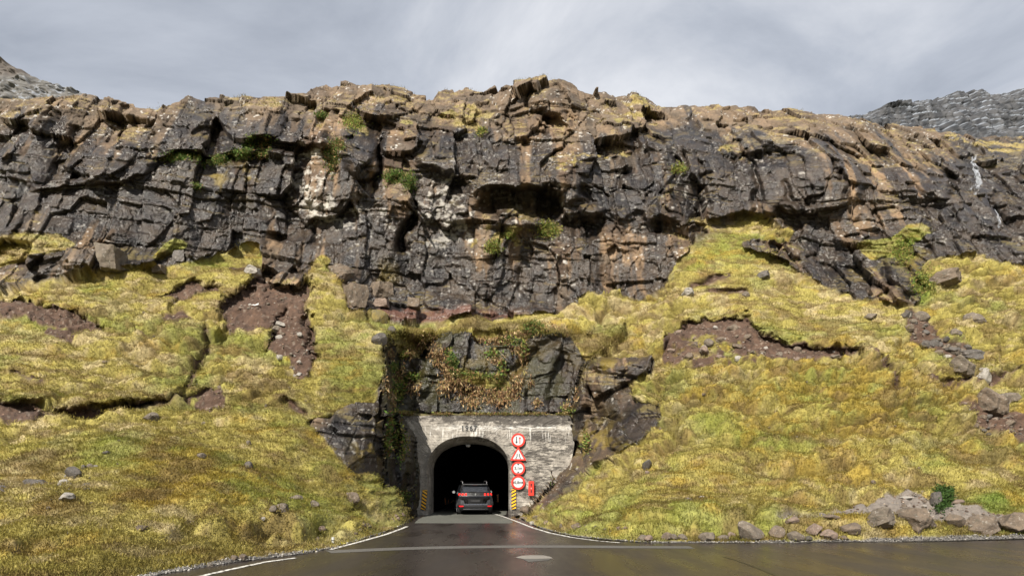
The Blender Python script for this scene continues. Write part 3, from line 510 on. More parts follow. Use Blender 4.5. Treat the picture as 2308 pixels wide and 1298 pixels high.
def paint_mat():
    m = bpy.data.materials.new('worn_white_paint'); m.use_nodes = True; nt = m.node_tree; N = nt.nodes; L = nt.links; b = N['Principled BSDF']
    t = N.new('ShaderNodeTexCoord'); n = N.new('ShaderNodeTexNoise'); n.inputs['Scale'].default_value = 9; n.inputs['Detail'].default_value = 8; L.new(t.outputs['Object'], n.inputs['Vector'])
    c = N.new('ShaderNodeValToRGB'); c.color_ramp.elements[0].position = .40; c.color_ramp.elements[0].color = (.09, .08, .07, 1); c.color_ramp.elements[1].position = .52; c.color_ramp.elements[1].color = (.62, .60, .55, 1)
    L.new(n.outputs['Fac'], c.inputs[0]); L.new(c.outputs[0], b.inputs['Base Color']); b.inputs['Roughness'].default_value = .55; return m
paint = paint_mat()
strip('road_marking', [(1085, 1153), (1112, 1157), (1135, 1164), (1165, 1175), (1200, 1189), (1240, 1201), (1290, 1211), (1350, 1219), (1400, 1223)], .055, .008, paint)
strip('road_marking', [(918, 1186), (900, 1193), (870, 1204), (810, 1221), (745, 1238)], .06, .008, paint)
strip('road_marking', [(668, 1257), (600, 1266), (520, 1283), (450, 1299), (380, 1316)], .06, .008, paint)
pale = road_mat('worn_pale_asphalt', (.082, .083, .070), .72, grain=.9, r2=.15)
pale2 = road_mat('worn_grey_asphalt', (.085, .08, .072), .6, grain=.6, r2=.15)
pt = [g2_(*q_) for q_ in ((934, 1178.5), (1154, 1179), (1156, 1176), (1150, 1171), (1130, 1163))]+[(-.3, 35.5), (-.3, 42), (-4.35, 42), (-4.35, 35.5)]+[g2_(*q_) for q_ in ((942, 1170),)]
flat('asphalt_patch', pt, .004, pale, kind='structure')
strip('asphalt_seam', [(x, y) for x, y in smooth([(740, 1243), (850, 1238), (960, 1234), (1100, 1231.5), (1250, 1231), (1400, 1232), (1560, 1233)])], .34, .004, pale2)
flat('asphalt_patch', [g2_(*q_) for q_ in ((1161, 1256), (1175, 1252), (1195, 1250.5), (1225, 1251), (1240, 1254), (1246, 1258), (1210, 1259), (1180, 1259))], .004, road_mat('pale_patch', (.2, .18, .155), .85, grain=.4), kind='structure')
flat('asphalt_patch', [g2_(*q_) for q_ in ((1176, 1259.3), (1242, 1259), (1236, 1262), (1192, 1266))], .004, pale2, kind='structure')
strip('tar_joint', [(1630, 1254), (1660, 1262), (1700, 1277), (1760, 1300)], .03, .004, mat('tar', (.012, .012, .012), .3))
# ---------------------------------------------------------------- tunnel portal
YP = 35.0; U = YP/F
XC = -2.228; OA = 2.15; SPR = 2.2; TOPZ = 4.04
def archpts(a, top, zb=-.1, n=28, spr=SPR):
    o = [(-a, zb)]
    for i in range(n+1):
        th = math.pi*(1-i/n); c, s_ = math.cos(th), math.sin(th); e_ = 2/2.25
        o.append((a*math.copysign(abs(c)**e_, c), spr+(top-spr)*abs(s_)**e_))
    return o+[(a, zb)]
def conc_mat(name, dark=1., ox=0.):
    m = bpy.data.materials.new(name); m.use_nodes = True; nt = m.node_tree; N = nt.nodes; L = nt.links; b = N['Principled BSDF']
    t = N.new('ShaderNodeTexCoord'); X = t.outputs['Object']
    def mapp(s_): q_ = N.new('ShaderNodeMapping'); q_.inputs['Scale'].default_value = s_; L.new(X, q_.inputs[0]); return q_.outputs[0]
    def nz(vec, sc, det=6, ro=.6): n_ = N.new('ShaderNodeTexNoise'); n_.inputs['Scale'].default_value = sc; n_.inputs['Detail'].default_value = det; n_.inputs['Roughness'].default_value = ro; L.new(vec, n_.inputs['Vector']); return n_.outputs['Fac']
    def mr(s_, a, b_, c=0., d=1.): r = N.new('ShaderNodeMapRange'); r.inputs[1].default_value = a; r.inputs[2].default_value = b_; r.inputs[3].default_value = c; r.inputs[4].default_value = d; L.new(s_, r.inputs[0]); return r.outputs[0]
    def mix(f, a, b_):
        q_ = N.new('ShaderNodeMixRGB')
        L.new(f, q_.inputs[0])
        for k, z in ((1, a), (2, b_)):
            if isinstance(z, tuple): q_.inputs[k].default_value = (*z, 1)
            else: L.new(z, q_.inputs[k])
        return q_.outputs[0]
    def mth(op, a, b_):
        q_ = N.new('ShaderNodeMath'); q_.operation = op
        for k, z in ((0, a), (1, b_)):
            if isinstance(z, (int, float)): q_.inputs[k].default_value = z
            else: L.new(z, q_.inputs[k])
        return q_.outputs[0]
    sp = N.new('ShaderNodeSeparateXYZ'); L.new(X, sp.inputs[0]); xx, zz = sp.outputs['X'], sp.outputs['Z']
    base = mix(mr(nz(X, 2.2, 9, .65), .35, .65), (.20*dark, .182*dark, .155*dark), (.36*dark, .325*dark, .28*dark))
    base = mix(mr(nz(X, 14, 5, .7), .35, .7, 0, .6), base, (.16*dark, .145*dark, .125*dark))
    # board courses
    cz = mth('FRACT', mth('MULTIPLY', mth('ADD', zz, mth('MULTIPLY', nz(mapp((.7, 1, 3)), 1, 3), .10)), 7.2), 0.)
    ln = mth('MULTIPLY', mr(cz, .0, .12, 1, 0), mr(nz(mapp((1.2, 1, 4)), 1.4, 4), .42, .6))
    base = mix(mr(nz(X, 1.1, 9, .75), .52, .64, 0, .6), base, (.55*dark, .51*dark, .44*dark)); base = mix(mth('MULTIPLY', ln, .75), base, (.07, .062, .055))
    # black blotches stretched along the boards, more to the right and the top
    st = nz(mapp((1.4, 1, 5)), 1.7, 10, .85); sz = nz(mapp((.7, 1, 2.2)), 1.0, 3, .5)
    bias = mth('ADD', mr(xx, -5.5, 3., -.07, .04), mr(zz, 4.4, 5.1, 0, .10))
    bl = mr(mth('ADD', mth('ADD', mth('MULTIPLY', st, .75), mth('MULTIPLY', sz, .30)), bias), .55, .585)
    base = mix(mth('MULTIPLY', bl, .88), base, (.035, .03, .026))
    # lime runs: a band under the coping and drips from it
    bz = mth('MULTIPLY', mth('MULTIPLY', mr(zz, 4.25, 4.42), mr(zz, 4.62, 4.50)), mr(nz(mapp((1, 1, 6)), 2, 7, .75), .47, .56))
    bz = mth('MULTIPLY', bz, mr(xx, -2., -1.6))
    dr = mth('MULTIPLY', mr(nz(mapp((5, 1, .5)), 1.3, 4, .6), .57, .64), mth('MULTIPLY', mr(zz, 3.6, 4.1), mr(zz, 4.7, 4.4)))
    base = mix(mth('MULTIPLY', mth('MAXIMUM', bz, dr), .75), base, (.62, .60, .56))
    L.new(base, b.inputs['Base Color']); b.inputs['Roughness'].default_value = .9
    bp = N.new('ShaderNodeBump'); bp.inputs['Strength'].default_value = .7; bp.inputs['Distance'].default_value = .04
    L.new(mth('ADD', mth('MULTIPLY', nz(X, 12, 8, .7), .6), mth('MULTIPLY', ln, -.6)), bp.inputs['Height']); L.new(bp.outputs[0], b.inputs['Normal']); return m
conc = conc_mat('board_marked_concrete'); conc2 = conc_mat('arch_concrete', .95)
portal = tag(empty('tunnel_portal', (XC, YP, 0)), 'weathered board-marked concrete tunnel portal set into the rock, dark arch over the road', 'tunnel portal')
# facade: outline with the arch cut out, 1.0 m thick
outer = [(-3.7, -.1), (-3.62, 1.1), (-3.55, 2.2), (-3.62, 3.1), (-3.9, 3.9), (-4.1, 4.7), (-4.15, 5.02), (-3.4, 5.08), (-2.6, 5.05), (-1.6, 5.12), (-.4, 5.10), (.8, 5.14), (2.0, 5.12), (3.3, 5.14), (4.6, 5.10), (5.5, 5.12), (5.5, 4.4), (5.4, 3.4), (5.2, 2.4), (5.0, 1.), (4.8, -.1)]
def facade():
    bm = bmesh.new(); inn = archpts(OA, TOPZ); n_ = len(inn)
    def outpt(a):   # project each arch point outward onto the outline
        if a[1] <= 1.8: sd_ = outer[:5] if a[0] < 0 else outer[:-6:-1]; return (float(np.interp(a[1], [q_[1] for q_ in sd_], [q_[0] for q_ in sd_])), a[1])
        best = None; cx_, cz_ = 0, 1.8; dx, dz = a[0]-cx_, a[1]-cz_
        m_ = len(outer)
        for i in range(m_-1):
            (x1, z1), (x2, z2) = outer[i], outer[i+1]; den = dx*(z2-z1)-dz*(x2-x1)
            if abs(den) < 1e-9: continue
            t = ((x1-cx_)*(z2-z1)-(z1-cz_)*(x2-x1))/den; u_ = ((x1-cx_)*dz-(z1-cz_)*dx)/den
            if t > 0 and -1e-6 <= u_ <= 1+1e-6 and (best is None or t < best): best = t
        return (cx_+dx*best, cz_+dz*best)
    ring = []
    for i, a in enumerate(inn):
        if i == 0: o_ = outer[0]
        elif i == n_-1: o_ = outer[-1]
        else: o_ = outpt(a)
        ring.append((a, o_))
    # add corners: use more samples between so the outline keeps its corners
    dense = []
    for (a, o_), (a2, o2) in zip(ring[:-1], ring[1:]):
        for k in range(6): t = k/6; dense.append(((a[0]+(a2[0]-a[0])*t, a[1]+(a2[1]-a[1])*t), None if k else o_))
    dense.append(ring[-1])
    dense = [(a, outer[0] if i == 0 else outer[-1] if i == len(dense)-1 else outpt(a)) for i, (a, _) in enumerate(dense)]
    K = 10; vf = []
    for a, o_ in dense:
        row = []
        for k in range(K+1):
            t = k/K; x_ = a[0]+(o_[0]-a[0])*t; z_ = a[1]+(o_[1]-a[1])*t
            y_ = 0 if k in (0,) else rnd.uniform(-.012, .012)
            row.append(bm.verts.new((x_, y_, z_)))
        row.append(bm.verts.new((o_[0], 1.1, o_[1]))); vf.append(row)
    for r1_, r2_ in zip(vf[:-1], vf[1:]):
        for k in range(K+1): bm.faces.new((r1_[k], r1_[k+1], r2_[k+1], r2_[k]))
    bmesh.ops.recalc_face_normals(bm, faces=bm.faces)
    me = bpy.data.meshes.new('facade'); bm.to_mesh(me); bm.free(); return link('facade', me, conc, portal)
facade()
def tube(name, secs, m, parent, smooth_=True):
    bm = bmesh.new(); rows = [[bm.verts.new((x, y, z)) for x, z in pts] for y, pts in secs]
    for a, b_ in zip(rows[:-1], rows[1:]):
        for i in range(len(a)-1): bm.faces.new((a[i], a[i+1], b_[i+1], b_[i]))
    me = bpy.data.meshes.new(name); bm.to_mesh(me); bm.free(); return link(name, me, m, parent, smooth_)
tube('arch_lining', [(-.03, archpts(OA-.015, TOPZ-.015)), (.02, archpts(OA-.03, TOPZ-.04)), (.9, archpts(OA-.10, TOPZ-.24)), (1.5, archpts(OA-.11, TOPZ-.30)), (2.2, archpts(OA-.11, TOPZ-.30))], conc2, portal)
tube('arch_rim', [(-.03, archpts(OA+.10, TOPZ+.09)), (-.035, archpts(OA+.0, TOPZ+.0)), (-.03, archpts(OA-.015, TOPZ-.015))], conc_mat('rim_concrete', .85), portal, False)
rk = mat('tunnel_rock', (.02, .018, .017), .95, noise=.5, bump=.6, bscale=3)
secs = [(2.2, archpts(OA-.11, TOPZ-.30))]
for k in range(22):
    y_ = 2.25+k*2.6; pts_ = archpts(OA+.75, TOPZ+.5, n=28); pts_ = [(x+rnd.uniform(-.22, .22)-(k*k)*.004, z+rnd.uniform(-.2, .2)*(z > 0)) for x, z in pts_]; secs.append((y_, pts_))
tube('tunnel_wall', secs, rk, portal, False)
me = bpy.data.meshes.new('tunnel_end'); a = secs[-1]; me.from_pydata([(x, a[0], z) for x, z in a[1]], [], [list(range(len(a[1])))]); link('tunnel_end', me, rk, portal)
# year in the concrete
def text(name, s_, size, m, parent, loc, depth=.005, rot=(math.radians(90), 0, 0), sp=1., bold=0., sx=1.):
    c = bpy.data.curves.new(name, 'FONT'); c.body = s_; c.size = size; c.extrude = depth; c.align_x = 'CENTER'; c.align_y = 'CENTER'; c.space_character = sp; c.offset = bold
    tmp = bpy.data.objects.new('tmp', c); COL.objects.link(tmp); dg = bpy.context.evaluated_depsgraph_get(); me = bpy.data.meshes.new_from_object(tmp.evaluated_get(dg)); bpy.data.objects.remove(tmp)
    me.transform(Matrix.Diagonal((sx, 1, 1, 1))); me.transform(Matrix.Rotation(rot[0], 4, 'X')); me.transform(Matrix.Translation(loc)); me.name = name
    return link(name, me, m, parent)
text('year_numerals', '1967', .36, mat('dark_cast_numerals', (.035, .035, .035), .7), portal, ((1057-CX)*U-XC, -.035, CH+(HY-965)*U), sp=1.2, bold=.006)
# ---------------------------------------------------------------- signs
red = mat('sign_red', (.52, .022, .010), .4, coat=.1); white = mat('sign_white', (.46, .46, .46), .45); blk = mat('sign_black', (.015, .015, .018), .45); steel = mat('galvanised_steel', (.22, .22, .22), .5, .6, noise=.2)
def disc(r, y0, y1, n=48, r0=0., shape=None):
    """a plate (or ring when r0) in the xz plane from y0 (front) to y1 (back)"""
    bm = bmesh.new(); A = [bm.verts.new((r*math.cos(2*math.pi*i/n), y0, r*math.sin(2*math.pi*i/n))) for i in range(n)]; B = [bm.verts.new((v_.co.x, y1, v_.co.z)) for v_ in A]
    for i in range(n): bm.faces.new((A[i], A[(i+1) % n], B[(i+1) % n], B[i]))
    if r0:
        C_ = [bm.verts.new((v_.co.x*r0/r, y0, v_.co.z*r0/r)) for v_ in A]; D_ = [bm.verts.new((v_.co.x, y1, v_.co.z)) for v_ in C_]
        for i in range(n): j = (i+1) % n; bm.faces.new((A[i], C_[i], C_[j], A[j])); bm.faces.new((C_[i], D_[i], D_[j], C_[j])); bm.faces.new((B[i], B[j], D_[j], D_[i]))
    else: bm.faces.new(A); bm.faces.new(B)
    bmesh.ops.recalc_face_normals(bm, faces=bm.faces); me = bpy.data.meshes.new('plate'); bm.to_mesh(me); bm.free(); return me
def prism(polys, y0, y1):
    bm = bmesh.new()
    for pl_ in polys:
        A = [bm.verts.new((x, y0, z)) for x, z in pl_]; B = [bm.verts.new((x, y1, z)) for x, z in pl_]; n_ = len(pl_); bm.faces.new(A); bm.faces.new(B)
        for i in range(n_): bm.faces.new((A[i], A[(i+1) % n_], B[(i+1) % n_], B[i]))
    bmesh.ops.recalc_face_normals(bm, faces=bm.faces); me = bpy.data.meshes.new('prism'); bm.to_mesh(me); bm.free(); return me
SX, SY = 1168, YP-.14
def sgn(py_, name, label):
    U2 = SY/F; o = empty(name, ((SX-CX)*U2, SY, CH+(HY-py_)*U2)); return tag(o, label, 'road sign', 'road signs on the concrete wall')
R_ = 15.4*U
def round_sign(py_, label):
    o = sgn(py_, 'road_sign', label); link('plate', disc(R_, 0, .02), white, o); link('border', disc(R_+.004, -.006, .003, r0=R_*.735), red, o); [link('mount_bar', prism([[(a, -R_*.6), (a+.07, -R_*.6), (a+.07, R_*.6), (a, R_*.6)]], .02, .138), steel, o) for a in (-.2, .13)]; return o
o = round_sign(991.5, 'round red-bordered sign with black and red arrows, topmost of the four signs')
def arrow(x, up, h=.36, wd=.022, hw=.066, hh=.11):
    sgn_ = 1 if up else -1; return [[(x-wd, -sgn_*h/2), (x+wd, -sgn_*h/2), (x+wd, sgn_*(h/2-hh)), (x+hw, sgn_*(h/2-hh)), (x, sgn_*h/2), (x-hw, sgn_*(h/2-hh)), (x-wd, sgn_*(h/2-hh))]]
link('black_arrow', prism(arrow(-.085, False), -.004, .001), blk, o); link('red_arrow', prism(arrow(.085, True), -.004, .001), red, o)
o = sgn(1024.5, 'road_sign', 'triangular red-bordered sign showing a narrowing road, second from the top')
def tri(r): return [(-r*.866, -r*.5), (r*.866, -r*.5), (0, r)]
def rtri(r, rc_):
    out = []
    for (x, z), a0 in zip(tri(r-2*rc_), (210, 330, 90)):
        for k in range(-3, 4): a_0 = math.radians(a0+k*20); out.append((x+rc_*math.cos(a_0), z+rc_*math.sin(a_0)))
    return out
def ringpoly(P_, Q_, y0, y1):
    bm = bmesh.new(); n_ = len(P_); A = [bm.verts.new((x, y0, z)) for x, z in P_]; B = [bm.verts.new((x, y0, z)) for x, z in Q_]; C_ = [bm.verts.new((x, y1, z)) for x, z in P_]
    for i in range(n_): j = (i+1) % n_; bm.faces.new((A[i], A[j], B[j], B[i])); bm.faces.new((A[i], C_[i], C_[j], A[j]))
    bmesh.ops.recalc_face_normals(bm, faces=bm.faces); me = bpy.data.meshes.new('ring'); bm.to_mesh(me); bm.free(); return me
tr_ = .475; dz_ = -.05
def sh_(pl_): return [(x, z+dz_) for x, z in pl_]
link('plate', prism([sh_(rtri(tr_, .03))], 0, .02), white, o); link('border', ringpoly(sh_(rtri(tr_+.005, .03)), sh_(rtri(tr_*.70, .012)), -.006, .003), red, o)
for sg, nm in ((-1, 'narrowing_line'), (1, 'narrowing_line')):
    c_ = [(.115, -.26), (.115, -.17), (.055, -.07), (.055, .06)]; w_ = .021
    link(nm, prism([[(sg*(a[0]-w_), a[1]), (sg*(a[0]+w_), a[1]), (sg*(b_[0]+w_), b_[1]), (sg*(b_[0]-w_), b_[1])] for a, b_ in zip(c_[:-1], c_[1:])], -.004, .001), blk, o)
dmb = mat('dark_mount_board', (.06, .055, .05), .7); [link('mount_bar', prism([[(a, -.25), (a+.07, -.25), (a+.07, .2), (a, .2)]], .02, .138), dmb, o) for a in (-.2, .13)]
o = round_sign(1055, 'round height limit sign reading 3,1m, third from the top of the signs')
text('lettering', '3,1m', .205, blk, o, (0, -.005, 0), .002, bold=.004)
link('limit_triangle', prism([[(-.075, .245), (.075, .245), (0, .15)]], -.004, .001), blk, o); link('limit_triangle', prism([[(-.075, -.245), (0, -.15), (.075, -.245)]], -.004, .001), blk, o)
o = round_sign(1087, 'round width limit sign reading 2,8m, lowest of the four signs')
text('lettering', '2,8m', .195, blk, o, (0, -.005, 0), .002, bold=.004)
link('limit_triangle', prism([[(-.25, .075), (-.165, 0), (-.25, -.075)]], -.004, .001), blk, o); link('limit_triangle', prism([[(.25, .075), (.25, -.075), (.165, 0)]], -.004, .001), blk, o)
# hazard markers: black board with yellow slanting bands
yel = mat('reflective_yellow', (.78, .40, .01), .35)
def marker(x, y, z0, h, w_, slant, label, group, n_=6, lean=0., cat='hazard marker', m=None):
    o = tag(empty('hazard_marker', (x, y, z0)), label, cat, group); o.rotation_euler = (0, lean, 0)
    link('board', prism([[(-w_/2, 0), (w_/2, 0), (w_/2, h), (-w_/2, h)]], 0, .025), blk, o)
    p_ = h/n_; bands = []
    for k in range(n_+1):
        z_ = k*p_; hgt = p_*.5; sl_ = slant*w_*.5
        zz_ = [(-w_/2*.94, z_-sl_/2), (w_/2*.94, z_+sl_/2), (w_/2*.94, z_+sl_/2+hgt), (-w_/2*.94, z_-sl_/2+hgt)]
        zz_ = [(a, min(max(b_, .01), h-.01)) for a, b_ in zz_]
        if max(b_ for _, b_ in zz_)-min(b_ for _, b_ in zz_) > .04: bands.append(zz_)
    link('yellow_bands', prism(bands, -.004, .001), m or yel, o); return o
marker((956-CX)*U-.05, YP-.06, .24, 1.05, .26, -1, 'yellow and black striped marker board on the shaded concrete left of the arch', 'hazard markers beside the arch', 6, lean=.10)
marker((1158-CX)*U, YP-.06, .28, 1.05, .24, 1, 'yellow and black striped marker board under the signs, right of the arch', 'hazard markers beside the arch', 6)
orr = mat('reflective_orange', (.95, .30, .02), .4, emit=(1, .30, .02), es=.0)
for x_, y_, yy_, h_, lab in ((1004, 1137, 46, .5, 'small orange striped marker in the dark tunnel, farthest left'), (1010.5, 1138, 52, .48, 'small orange striped marker in the dark tunnel, second from the left'), (1017.5, 1140, 60, .45, 'dim orange striped marker in the tunnel, nearest the car on its left'), (1122, 1130.5, 42, .5, 'small orange striped marker in the dark tunnel right of the car')):
    q_ = P(x_, y_, yy_); marker(q_.x, q_.y, q_.z, h_, .10, 1, lab, 'reflective markers inside the tunnel', 4, m=orr)
# red cabinet
o = tag(empty('fire_extinguisher_box', ((1197-CX)*U, YP-.02, CH+(HY-1116)*U)), 'red upright fire extinguisher box with two dark windows fixed to the concrete wall', 'extinguisher box')
def bevbox(x0, x1, y0, y1, z0, z1, bv=.01, seg=2):
    bm = bmesh.new(); bmesh.ops.create_cube(bm, size=1); 
    for v_ in bm.verts: v_.co = Vector(((x0+x1)/2+v_.co.x*(x1-x0), (y0+y1)/2+v_.co.y*(y1-y0), (z0+z1)/2+v_.co.z*(z1-z0)))
    if bv: bmesh.ops.bevel(bm, geom=bm.edges[:], offset=bv, segments=seg, affect='EDGES')
    me = bpy.data.meshes.new('box'); bm.to_mesh(me); bm.free(); return me
redp = mat('red_plastic', (.55, .03, .015), .4)
link('case', bevbox(-.13, .13, -.22, -.02, 0, .72, .02), redp, o); link('lid_frame', bevbox(-.14, .14, -.25, -.215, -.01, .73, .012), redp, o)
for z_ in (.14, .46): link('window', bevbox(-.035, .035, -.256, -.245, z_, z_+.15, .004), mat('dark_pane', (.03, .015, .02), .15), o)
link('pictogram', bevbox(-.02, .02, -.256, -.245, .345, .39, .003), white, o); link('wall_bracket', bevbox(-.18, .18, -.03, 0.0, .1, .14, .004), steel, o)
# lamp at the crown
o = tag(empty('tunnel_lamp', ((1055-CX)*36.2/F, 36.2, TOPZ-.40)), 'small pale round lamp fixed under the crown of the arch', 'lamp')
bm = bmesh.new(); bmesh.ops.create_uvsphere(bm, u_segments=16, v_segments=8, radius=.13)
for v_ in bm.verts: v_.co.z = min(v_.co.z, 0)*.7-.02
me = bpy.data.meshes.new('glass'); bm.to_mesh(me); bm.free(); link('glass', me, mat('frosted_glass', (.5, .5, .48), .4), o); link('base', bevbox(-.12, .12, -.12, .12, -.03, .02, .01), steel, o)
# ---------------------------------------------------------------- the car
cpaint = mat('dark_grey_car_paint', (.009, .009, .0105), .25, .35, coat=.6); blkpl = mat('black_plastic', (.016, .016, .017), .5); greyp = mat('grey_bumper_paint', (.07, .07, .076), .4, .3, coat=.3)
glass = mat('car_glass', (.05, .055, .065), .12, coat=.5); chrome = mat('chrome', (.75, .75, .76), .12, 1.); silv = mat('satin_silver', (.42, .42, .43), .3, .8)
tl = mat('lit_tail_light', (.6, .01, .01), .3, emit=(1, .03, .015), es=.65); rfl = mat('glowing_reflector', (.6, .01, .015), .3, emit=(1, .02, .02), es=.25); tyre = mat('tyre_rubber', (.014, .014, .015), .75); plate_d = mat('dark_recess', (.012, .012, .013), .6)  # the reflectors' faint glow is added; they are no lamps
q_ = P(1071.5, 1161, 34.9)
car = tag(empty('suv', (q_.x, q_.y, 0), math.radians(6.5)), 'dark grey SUV with lit red tail lights driving into the tunnel', 'car')
# stations along the length: y, bottom z, beltline z, roof z, half width at sill, body, belt, roof edge
ST = [(0.10, .42, .95, .98, .60, .80, .74, .70), (.04, .36, 1.0, 1.04, .74, .88, .83, .78), (.16, .30, 1.04, 1.18, .84, .915, .86, .76), (.42, .28, 1.05, 1.50, .87, .92, .87, .68), (.62, .28, 1.05, 1.60, .88, .92, .875, .665), (1.2, .27, 1.04, 1.645, .88, .92, .88, .67), (2.2, .27, 1.02, 1.655, .88, .92, .885, .675), (2.9, .27, 1.01, 1.60, .88, .92, .88, .66), (3.45, .28, 1.0, 1.22, .88, .92, .86, .70), (3.75, .28, .98, 1.04, .88, .91, .82, .70), (4.4, .30, .80, .86, .80, .86, .76, .60), (4.62, .36, .66, .70, .60, .70, .62, .5)]
bm = bmesh.new(); rows = []
for y, zb, zl, zr, ws, wb, wl, wr in ST:
    half = [(0, zb), (ws*.6, zb), (ws, zb+.03), (wb*.99, zb+.16), (wb, zb+(zl-zb)*.55), (wl+.01, zl-.05), (wl, zl), (wr+(wl-wr)*.12, zr-(zr-zl)*.12 if zr-zl > .2 else zr-.01), (wr-.06, zr-.012), (wr*.5, zr+.012), (0, zr+.018)]
    # the rear face leans forward with height
    rows.append([bm.verts.new((x, y, z)) for x, z in half]+[bm.verts.new((-x, y, z)) for x, z in half[-2:0:-1]])
n_ = len(rows[0])
for a, b_ in zip(rows[:-1], rows[1:]):
    for i in range(n_): bm.faces.new((a[i], a[(i+1) % n_], b_[(i+1) % n_], b_[i]))
bm.faces.new(rows[0]); bm.faces.new(rows[-1]); bmesh.ops.recalc_face_normals(bm, faces=bm.faces)
me = bpy.data.meshes.new('body'); bm.to_mesh(me); bm.free(); body = link('body', me, cpaint, car, True)
sb = body.modifiers.new('sub', 'SUBSURF'); sb.levels = 2; sb.render_levels = 2
def panel(name, pts, m, parent=car, th=.02):
    """quad grid panel through corner points given as rows of 3-D points"""
    bm = bmesh.new(); R = [[bm.verts.new(p_) for p_ in r_] for r_ in pts]
    for a, b_ in zip(R[:-1], R[1:]):
        for i in range(len(a)-1): bm.faces.new((a[i], a[i+1], b_[i+1], b_[i]))
    ret = bmesh.ops.solidify(bm, geom=bm.faces[:], thickness=th); bmesh.ops.recalc_face_normals(bm, faces=bm.faces)
    me = bpy.data.meshes.new(name); bm.to_mesh(me); bm.free(); return link(name, me, m, parent, False)
def row(z, y, w_, c=.05, n_=8, x0=None): return [(-w_+2*w_*i/n_, y+c*abs(-1+2*i/n_)**2.5, z) for i in range(n_+1)]
panel('tailgate', [row(.98, -.03, .80, .13), row(.86, -.045, .82, .13), row(.70, -.03, .74, .10), row(.60, -.01, .62, .06)], cpaint)
panel('rear_window', [row(1.49, .34, .60, .10), row(1.35, .22, .66, .10), row(1.17, .08, .70, .10)], glass)
panel('window_surround', [row(1.55, .41, .66, .12), row(1.35, .24, .74, .12), row(1.12, .06, .80, .13)], blkpl)
panel('light_bar', [row(1.13, .02, .80, .13), row(.985, -.045, .83, .14)], blkpl)
panel('spoiler', [row(1.625, .60, .62, .02), row(1.62, .30, .64, .06), row(1.56, .20, .66, .10), row(1.53, .24, .64, .10)], cpaint)
panel('spoiler_edge', [row(1.575, .19, .655, .10), row(1.545, .19, .655, .10)], silv)
panel('tailgate_crease', [row(.985, -.062, .80, .13), row(.97, -.065, .80, .13)], silv)
panel('brake_light', [row(1.525, .225, .14, .02), row(1.505, .225, .14, .02)], mat('dark_red_lens', (.12, .01, .01), .3))
# lower tailgate recess and bumper
panel('number_plate_recess', [row(.84, -.062, .40, .03), row(.56, -.05, .36, .03)], plate_d)
for sg in (-1, 1):
    panel('bumper_corner', [[(sg*.60, -.055, .74-.16*0), (sg*.75, -.02, .80), (sg*.88, .08, .82)], [(sg*.56, -.075, .62), (sg*.76, -.04, .62), (sg*.92, .10, .62)], [(sg*.50, -.08, .54), (sg*.76, -.05, .52), (sg*.92, .10, .50)]], greyp, th=.03)
panel('bumper', [row(.56, -.085, .74, .06), row(.47, -.095, .80, .08), row(.40, -.08, .82, .10)], greyp)
panel('chrome_trim', [row(.565, -.098, .62, .03), row(.545, -.10, .62, .03)], chrome)
panel('lower_bumper', [row(.40, -.085, .84, .12), row(.30, -.07, .80, .12), row(.23, -.03, .70, .08)], blkpl)
panel('exhaust_trim', [row(.315, -.082, .62, .06), row(.30, -.084, .62, .06)], silv)
